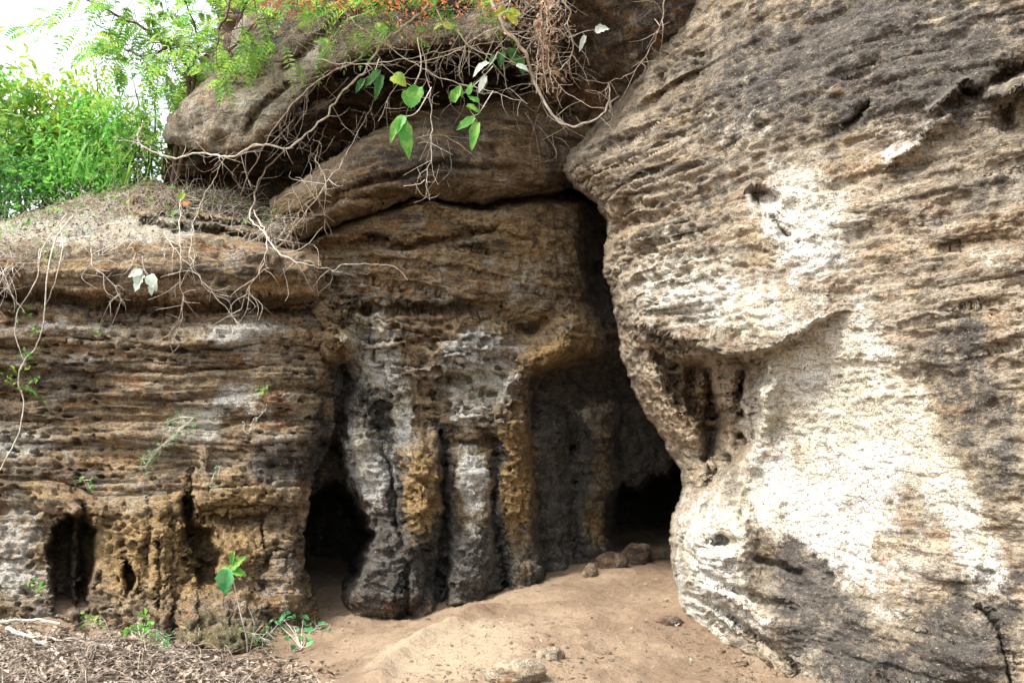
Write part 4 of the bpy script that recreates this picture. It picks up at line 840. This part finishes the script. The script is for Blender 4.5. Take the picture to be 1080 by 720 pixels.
# ------------------------------------------------------------------ small plants on the foot of the walls
PG = 'small green plants rooted in the rock and at its foot'
def plant(label, px, py, spots, mat, L=.05, n=8, spread=7, name='small_plant', stem=True, Wf=.6, updown=-.1):
    p0 = hit(px, py, .02); e = empty(name, tuple(p0)); tag(e, label, 'plant', PG); g = Geo(); g2 = Geo()
    for (x, y) in spots:
        q = hit(x, y, .10); g.tube([p0, (p0 + q) / 2 + rs.normal(size=3) * .02 + np.array([0, -.03, 0]), q], .004, .002, 4, 4)
        P = np.array([q + rs.normal(size=3) * spread * 7.8 * PX * np.array([1, .5, .8]) for _ in range(n)])
        for P1 in P: g.tube([q, P1], .002, .0015, 3, 1)
        g2.leaves(P, rvec(n, updown), rvec(n, .3) + np.array([[0, -.9, .4]]), L * rs.uniform(.6, 1.3, n), L * Wf * rs.uniform(.8, 1.2, n))
    g.build('stem', W_straw if stem else W_dark, e); g2.build('foliage', mat, e); return e
plant('tiny round green plant stuck high on the layered wall', 277, 413, [(277, 411)], G_fresh, .04, 12, 2.5)
plant('feathery blue green plant on the layered wall under the white patch', 205, 440, [(196, 448), (182, 462), (170, 470), (160, 480), (152, 492), (190, 440), (178, 444), (150, 484)], G_cool, .045, 9, 5, Wf=.35)
plant('faint green sprig low between the two small hollows of the layered wall', 222, 515, [(224, 514), (226, 500), (232, 492)], G_cool, .03, 6, 3)
plant('small sprig left of the feathery plant, near the middle of the layered wall', 90, 512, [(88, 506), (92, 515)], G_fresh, .035, 8, 4)
plant('little sprig in front of the left jamb of the arched hollow', 42, 622, [(40, 614), (42, 620)], G_fresh, .05, 6, 4)
plant('low spreading green tuft on the pale earth in front of the arched hollow', 97, 658, [(90, 655), (98, 653), (106, 656), (100, 659)], G_bright, .05, 9, 5)
plant('leafy plant at the foot of the rock flutes', 152, 676, [(145, 655), (152, 660), (158, 668), (146, 668), (155, 676), (140, 662), (162, 660)], G_fresh, .065, 6, 5)
plant('pale blue green tuft right of the leafy plant at the foot of the flutes', 172, 692, [(170, 678), (174, 684), (172, 672)], G_cool, .06, 10, 3.5, Wf=.3, updown=.9)
plant('pale shoots springing upward on the layered wall right of the feathery plant', 262, 458, [(258, 446), (272, 440), (266, 452), (280, 432)], G_pale, .03, 3, 2, Wf=.25)
plant('spreading green plant on the dirt bank left of the tall crevice', 318, 684, [(300, 654), (310, 660), (320, 652), (328, 664), (322, 672), (306, 668), (312, 682), (296, 660), (334, 660)], G_cool, .07, 6, 5)
plant('mossy little plant on the green rock at the bottom of the layered wall', 275, 676, [(268, 668), (276, 672), (284, 668)], G_deep, .035, 14, 5)
e = empty('seedling', tuple(hit(262, 694, .02))); tag(e, 'tall seedling with bright leaves and one large pale leaf, in front of the layered wall', 'plant', PG)
g = Geo(); p0 = hit(262, 694, .02); Ys = p0[1] - .12
g.tube([p0, at(258, 665, Ys), at(250, 630, Ys), at(244, 600, Ys)], .006, .003, 5, 6, .005); g.tube([p0, at(268, 660, Ys), at(262, 640, Ys)], .003, .002, 4, 4)
g.build('stem', W_straw, e)
for l in [(244, 600, -45, 20, .45), (243, 600, 15, 18, .5), (242, 598, 160, 14, .5), (244, 594, -80, 14, .4), (240, 604, 95, 12, .5)]: big_leaf(e, l[0], l[1], l[2], l[3], l[4], Ys, G_fresh)
big_leaf(e, 240, 600, 92, 25, .75, Ys - .03, G_cool, droop=.1)

# ------------------------------------------------------------------ dry stuff nobody could count
def tangle(name, label, n, region, off, L, rpx, mat, sag=.25, maxY=9.3, n2=0, lmat=None, llab=None, lname=None, lw=.045, dirz=-.3):
    g = Geo()
    for k in range(n):
        x, y = region(); p = hit(x, y, off * rs.uniform(.3, 1.2), maxY); d = rvec(1, dirz)[0] * np.array([1, .35, 1]); l = L * rs.uniform(.4, 1.3)
        q = p + d * l; md = (p + q) / 2 + rs.normal(size=3) * l * .18 - np.array([0, .05, sag * l * .3])
        g.tube([p, md, q], rpx * 8 * PX * rs.uniform(.5, 1.3), rpx * 4 * PX, 3, 4, .01)
    tag(g.build(name, mat), label, 'twigs', kind='stuff')
    if n2:
        g = Geo(); P = np.array([hit(*region(), off * rs.uniform(.3, 1.5), maxY) for _ in range(n2)])
        g.leaves(P, rvec(n2, -.4), rvec(n2), lw * rs.uniform(.5, 1.4, n2), lw * .55 * rs.uniform(.6, 1.3, n2), .5, .5); tag(g.build(lname, lmat), llab, 'leaves', kind='stuff')
def reg_top():
    while True:
        x = rs.uniform(300, 610); y = rs.uniform(-30, 90)
        if y < 62 - abs(x - 470) * .12 + rs.normal() * 12: return x, y
def reg_orange():
    return rs.choice([262, 290, 350, 400, 450, 510, 320]) + rs.normal() * 20, abs(rs.normal() * 14) - 8
def reg_ledge():
    x = rs.uniform(-20, 310); r = np.interp(x, [-60, 0, 60, 150, 250, 290, 400], [240, 233, 214, 193, 203, 222, 240])
    return x, r + abs(rs.normal()) * (26 if x < 150 else 15) + 3
def reg_green():
    x = rs.uniform(-10, 300); r = np.interp(x, [-60, 0, 60, 150, 250, 290, 400], [240, 233, 214, 193, 203, 222, 240]); return x, r + abs(rs.normal()) * 14
g = Geo(); P = np.array([hit(*reg_green(), .08 * rs.uniform(.3, 1.5)) for _ in range(330)]); g.leaves(P, rvec(330, .5), rvec(330, .6), .05 * rs.uniform(.5, 1.5, 330), .024 * rs.uniform(.6, 1.5, 330))
tag(g.build('ledge_seedlings', G_fresh), 'tiny green seedlings sprinkled over the ledge of the left rock wall', 'seedlings', kind='stuff')
g = Geo(); P = np.array([gh(rs.uniform(330, 800), rs.uniform(605, 718)) for _ in range(130)]) if 0 else None
def reg_hang():
    return 575 + rs.normal() * 7, rs.uniform(-5, 95)
tangle('dry_twigs', 'tangle of dry pale twigs along the top edge above the recess', 300, reg_top, .35, .42, .26, W_straw, n2=800, lmat=D_leaf, llab='dry brown leaves caught in the twigs above the recess', lname='dry_leaves')
tangle('orange_leaf_twigs', 'thin reddish twigs at the top above the boulder', 60, reg_orange, .75, .3, .35, W_grey, n2=650, lmat=D_orange, llab='orange withered leaves above the upper left boulder', lname='withered_leaves')
tangle('ledge_twigs', 'dead grass and twigs lying over the ledge of the left rock wall', 950, reg_ledge, .10, .38, .30, W_straw, n2=900, lmat=D_litter, llab='dry leaf litter on the ledge of the left rock wall', lname='ledge_litter', lw=.05, dirz=-.25)
def reg_free():
    x = rs.uniform(235, 600); return x, rs.uniform(60, 150) + max(0, 330 - x) * .5
tangle('fine_rootlets', 'fine hair roots dangling in front of the recess and the rock slab', 70, reg_free, .3, .55, .18, W_straw, dirz=-1.1, maxY=8.6)
g = Geo()
P = np.array([hit(*reg_hang(), .45 * rs.uniform(.7, 1.1), 8.4) for _ in range(110)]); g.leaves(P, rvec(110, -1.3, .5), rvec(110), .09 * rs.uniform(.5, 1.3, 110), .035 * rs.uniform(.6, 1.3, 110), .5, .6)
wb = empty('withered_bunch', tuple(at(575, -8, 7.6))); tag(wb, 'bunch of curled withered leaves hanging at the top, right of the looping vine', 'leaves')
g.build('withered_leaves', D_leaf, wb); g = Geo()
for dx in (-6, 0, 5): g.tube([at(575 + dx * .4, -12, 7.65), at(576 + dx, 30, 7.65), at(573 + dx, 60, 7.65), at(576 + dx * 1.5, 98, 7.65)], .006, .003, 4, 5, .03)
g.build('stem', W_straw, wb)
def reg_bundle(): return rs.uniform(-10, 16), rs.uniform(262, 300)
tangle('dry_strands', 'bundle of dry strands hanging at the left edge below the ledge', 40, reg_bundle, .1, .4, .4, W_straw, dirz=-2.2)

# ------------------------------------------------------------------ leaf litter and sticks on the ground
def in_lit(n):
    out = []
    while len(out) < n:
        x = rs.uniform(-9, -1.1); y = rs.uniform(3.8, 7.6)
        q = np.array([[x]]), np.array([[y]])
        s = poly_sd(LIT, *q)[0, 0] + rs.normal() * .2 - .05
        if s > 0: out.append((x, y))
    a = np.array(out); z = ground_z(a[:, 0], a[:, 1]) + snoise(a[:, :1], a[:, 1:])[:, 0]; return np.c_[a, z]
P = in_lit(4600); n = len(P); P[:, 2] += rs.uniform(.005, .05, n); g = Geo()
D = rvec(n); D[:, 2] *= .3; Nn = rs.normal(size=(n, 3)) * .45 + np.array([0, 0, 1.])
g.leaves(P, D, Nn, .075 * rs.uniform(.4, 1.3, n), .04 * rs.uniform(.5, 1.4, n), .5, .4)
tag(g.build('leaf_litter', D_litter), 'grey brown dead leaves covering the ground at the bottom left', 'leaf litter', kind='stuff')
P = in_lit(1200); g = Geo()
for p in P:
    d = rvec(1)[0] * np.array([1, 1, .15]); l = rs.uniform(.1, .7); q = p + d * l; q[2] = p[2] + rs.uniform(.0, .05)
    g.tube([p + [0, 0, .03], (p + q) / 2 + rs.normal(size=3) * l * .12 + [0, 0, .04], q + [0, 0, .02]], rs.uniform(.002, .006), .002, 4, 4)
tag(g.build('ground_twigs', W_twig), 'short dry twigs scattered among the dead leaves at the bottom left', 'twigs', kind='stuff')
def gh(px, py, up=0.0):
    Ys = np.linspace(3.5, 13, 1900); R = at(np.full(1900, px), np.full(1900, py), Ys); zz = ground_z(R[:, 0], R[:, 1]); k = np.argmax(R[:, 2] < zz); p = R[k].copy(); p[2] = zz[k] + up; return p
for pts, r, lab in [([(-10, 662), (30, 659), (62, 664)], 2.2, 'thin dark branch lying at the far left against the foot of the wall'),
                    ([(8, 668), (40, 682), (62, 700), (72, 722)], 2.6, 'thick curved grey stick, longest of those at the bottom left corner'),
                    ([(-5, 690), (25, 700), (50, 724)], 2.0, 'grey stick in the very bottom left corner'),
                    ([(30, 672), (55, 680), (90, 682), (120, 690)], 1.8, 'grey stick running right from the curved stick'),
                    ([(48, 676), (52, 696), (70, 712)], 1.5, 'short forked stick crossing the curved one'),
                    ([(150, 700), (185, 696), (220, 702)], 1.4, 'slender stick on the leaves below the pale tuft')]:
    g = Geo(); g.tube([gh(x, y, .05) for x, y in pts], r * 6.5 * PX, r * 4 * PX, 6, 8, .03); tag(g.build('fallen_stick', W_grey if r < 2.2 else W_straw), lab, 'stick', 'fallen sticks at the bottom left')

# ------------------------------------------------------------------ stones
import bmesh
def stone(px, py, wpx, hpx, label, mat, name='stone', Y=None, group='stones lying on the dirt', sink=.55, rough=.5, seed=0):
    p = gh(px, py) if Y is None else np.array([*at(px, py, Y)]); w_ = wpx * p[1] * PX; h_ = hpx * p[1] * PX
    bm = bmesh.new(); bmesh.ops.create_icosphere(bm, subdivisions=4, radius=1); V = np.array([v.co[:] for v in bm.verts]); bm.faces.ensure_lookup_table()
    F = [[v.index for v in f.verts] for f in bm.faces]; bm.free()
    q = V * .9 + seed * 7.7 + px; n = fbm(q, 3) * rough + np.abs(fbm(q * 2.2, 3)) * rough * .5; f1, f2 = worley(V * 1.1 + px * .7)
    V = V * (1 + n + .12 * (f2 - f1))[:, None]; V = V * np.array([w_ / 2, w_ / 2 * .8, h_ * .62]); V[:, 2] += h_ * .5 - h_ * sink * .6
    me = bpy.data.meshes.new(name); me.from_pydata(V.tolist(), [], F); me.polygons.foreach_set('use_smooth', np.ones(len(F), bool)); me.materials.append(mat)
    o = bpy.data.objects.new(name, me); o.location = p; o.rotation_euler = (0, 0, (px * 1.7) % .8 - .4); col.objects.link(o); add_attr(o, 'stain_shade', np.zeros((len(V), 4))); return tag(o, label, 'stone', group)
M_pale = rock_mat('pale_stone', (.42, .34, .25), (.52, .44, .34), (.34, .27, .2), grain=.6)
M_red = rock_mat('red_stone', (.15, .095, .066), (.22, .15, .105), (.10, .075, .055), grain=.6, vary=.15)
for a in [(543, 716, 56, 24, 'largest half buried stone, at the bottom edge of the dirt mound', M_pale), (580, 696, 26, 15, 'tan stone just right of the largest half buried stone', M_pale),
          (706, 657, 24, 9, 'flat reddish stone beside the foot of the pale buttress', M_red), (672, 594, 34, 24, 'reddish boulder at the threshold of the black cave mouth', M_red),
          (646, 600, 26, 22, 'dark stone left of the reddish boulder at the cave mouth', M_red), (622, 608, 15, 15, 'small yellowish stone before the dark cave wall', M_stone),
          (697, 590, 26, 14, 'low reddish stone right of the boulder in the cave mouth', M_red), (612, 640, 12, 5, 'small flat stone in the middle of the dirt mound', M_stone),
          (20, 709, 24, 10, 'pale flat stone among the dead leaves in the left corner', M_pale), (276, 716, 26, 12, 'grey stone at the right end of the dead leaves', M_stone),
          (230, 712, 18, 8, 'small grey stone left of the one at the end of the leaves', M_stone), (308, 700, 14, 7, 'little stone on the path below the spreading green plant', M_stone),
          (420, 664, 12, 5, 'little reddish stone on the bank before the dark round boulder', M_red), (640, 690, 10, 5, 'single pebble right of the tan stone', M_stone),
          (780, 700, 16, 6, 'tan stone under the front edge of the pale buttress', M_stone), (758, 688, 12, 5, 'small stone between the flat reddish and the buttress edge', M_stone)]:
    stone(*a[:6])
g = Geo(); P = np.array([gh(rs.uniform(300, 800), rs.uniform(612, 719), .02) for _ in range(150)]); Dd = rvec(150); Dd[:, 2] *= .2
g.leaves(P, Dd, rs.normal(size=(150, 3)) * .3 + np.array([0, 0, 1.]), .045 * rs.uniform(.4, 1.3, 150), .022 * rs.uniform(.5, 1.4, 150), .4, .3)
tag(g.build('scattered_leaves', D_litter), 'few dry leaves scattered over the bare dirt', 'leaves', kind='stuff')
# pebbles and crumbs: uncountable
g = Geo(); pv = np.array([(0, 0, 1), (1, 0, .1), (0, 1, 0), (-1, 0, .1), (0, -1, 0), (0, 0, -1)], float); pf = [[0, 1, 2, 2], [0, 2, 3, 3], [0, 3, 4, 4], [0, 4, 1, 1], [5, 2, 1, 1], [5, 3, 2, 2], [5, 4, 3, 3], [5, 1, 4, 4]]
cnt = 0
for k in range(2600):
    if k < 1500: x, y = rs.uniform(300, 830), rs.uniform(600, 720)
    elif k < 2100: t = rs.rand(); x, y = 722 + 110 * t + rs.normal() * 16 - 8, 662 + 60 * t + rs.normal() * 9 + 6
    else: x, y = rs.uniform(380, 620), 720 - abs(rs.normal()) * 14
    p = gh(x, y) if 0 else None
    cnt += 1
    Yg = np.interp(y, [600, 640, 660, 690, 720], [9, 7.6, 6.8, 5.9, 5.1]); w0 = at(x, y, Yg)
    z0 = float(0)
    g.add(pv * rs.choice([.003, .004, .005, .007, .012, .018], p=[.3, .3, .2, .12, .06, .02]) * np.array([1.2, 1, .7]) * rs.uniform(.7, 1.3, 3) + np.array([w0[0], w0[1], 0]), pf)
allp = np.vstack(g.V).reshape(-1, 6, 3); cxy = allp[:, :, :2].mean(1); zz = ground_z(cxy[:, 0], cxy[:, 1]) + snoise(cxy[:, :1], cxy[:, 1:])[:, 0]
allp[:, :, 2] += zz[:, None] + .003; g.V = [allp.reshape(-1, 3)]
pb = g.build('pebbles', M_stone, smooth=False); add_attr(pb, 'stain_shade', np.zeros((len(pb.data.vertices), 4)))
tag(pb, 'loose pebbles and crumbs strewn over the dirt', 'pebbles', kind='stuff')
# ------------------------------------------------------------------ light
SUN_EL, SUN_AZ = 56.0, 246.0     # azimuth measured clockwise from +Y (the viewing direction)
w = bpy.data.worlds.new('World'); scene.world = w; w.use_nodes = True; nt = w.node_tree
bg = nt.nodes['Background']; sky = nt.nodes.new('ShaderNodeTexSky'); sky.sky_type = 'NISHITA'; sky.sun_disc = False
sky.sun_elevation = RAD(SUN_EL); sky.sun_rotation = RAD(SUN_AZ); sky.dust_density = 4; sky.ozone_density = .6; sky.air_density = 1.2
hs = nt.nodes.new('ShaderNodeHueSaturation'); hs.inputs['Saturation'].default_value = .35
nt.links.new(sky.outputs[0], hs.inputs['Color']); nt.links.new(hs.outputs[0], bg.inputs[0]); bg.inputs[1].default_value = .15
sd = bpy.data.lights.new('sun', 'SUN'); so = bpy.data.objects.new('sun', sd); col.objects.link(so)
sd.energy = 1.8; sd.angle = RAD(10); sd.color = (1, .96, .9)
from mathutils import Vector
az, el = RAD(SUN_AZ), RAD(SUN_EL)
to_sun = Vector((math.sin(az) * math.cos(el), math.cos(az) * math.cos(el), math.sin(el)))
so.rotation_euler = to_sun.to_track_quat('Z', 'Y').to_euler(); so.location = to_sun * 20
vs = scene.view_settings; vs.view_transform = 'Standard'; vs.look = 'None'; vs.gamma = 1; vs.use_curve_mapping = False; vs.exposure = 1.68
scene.cycles.max_bounces = 6; scene.cycles.diffuse_bounces = 4
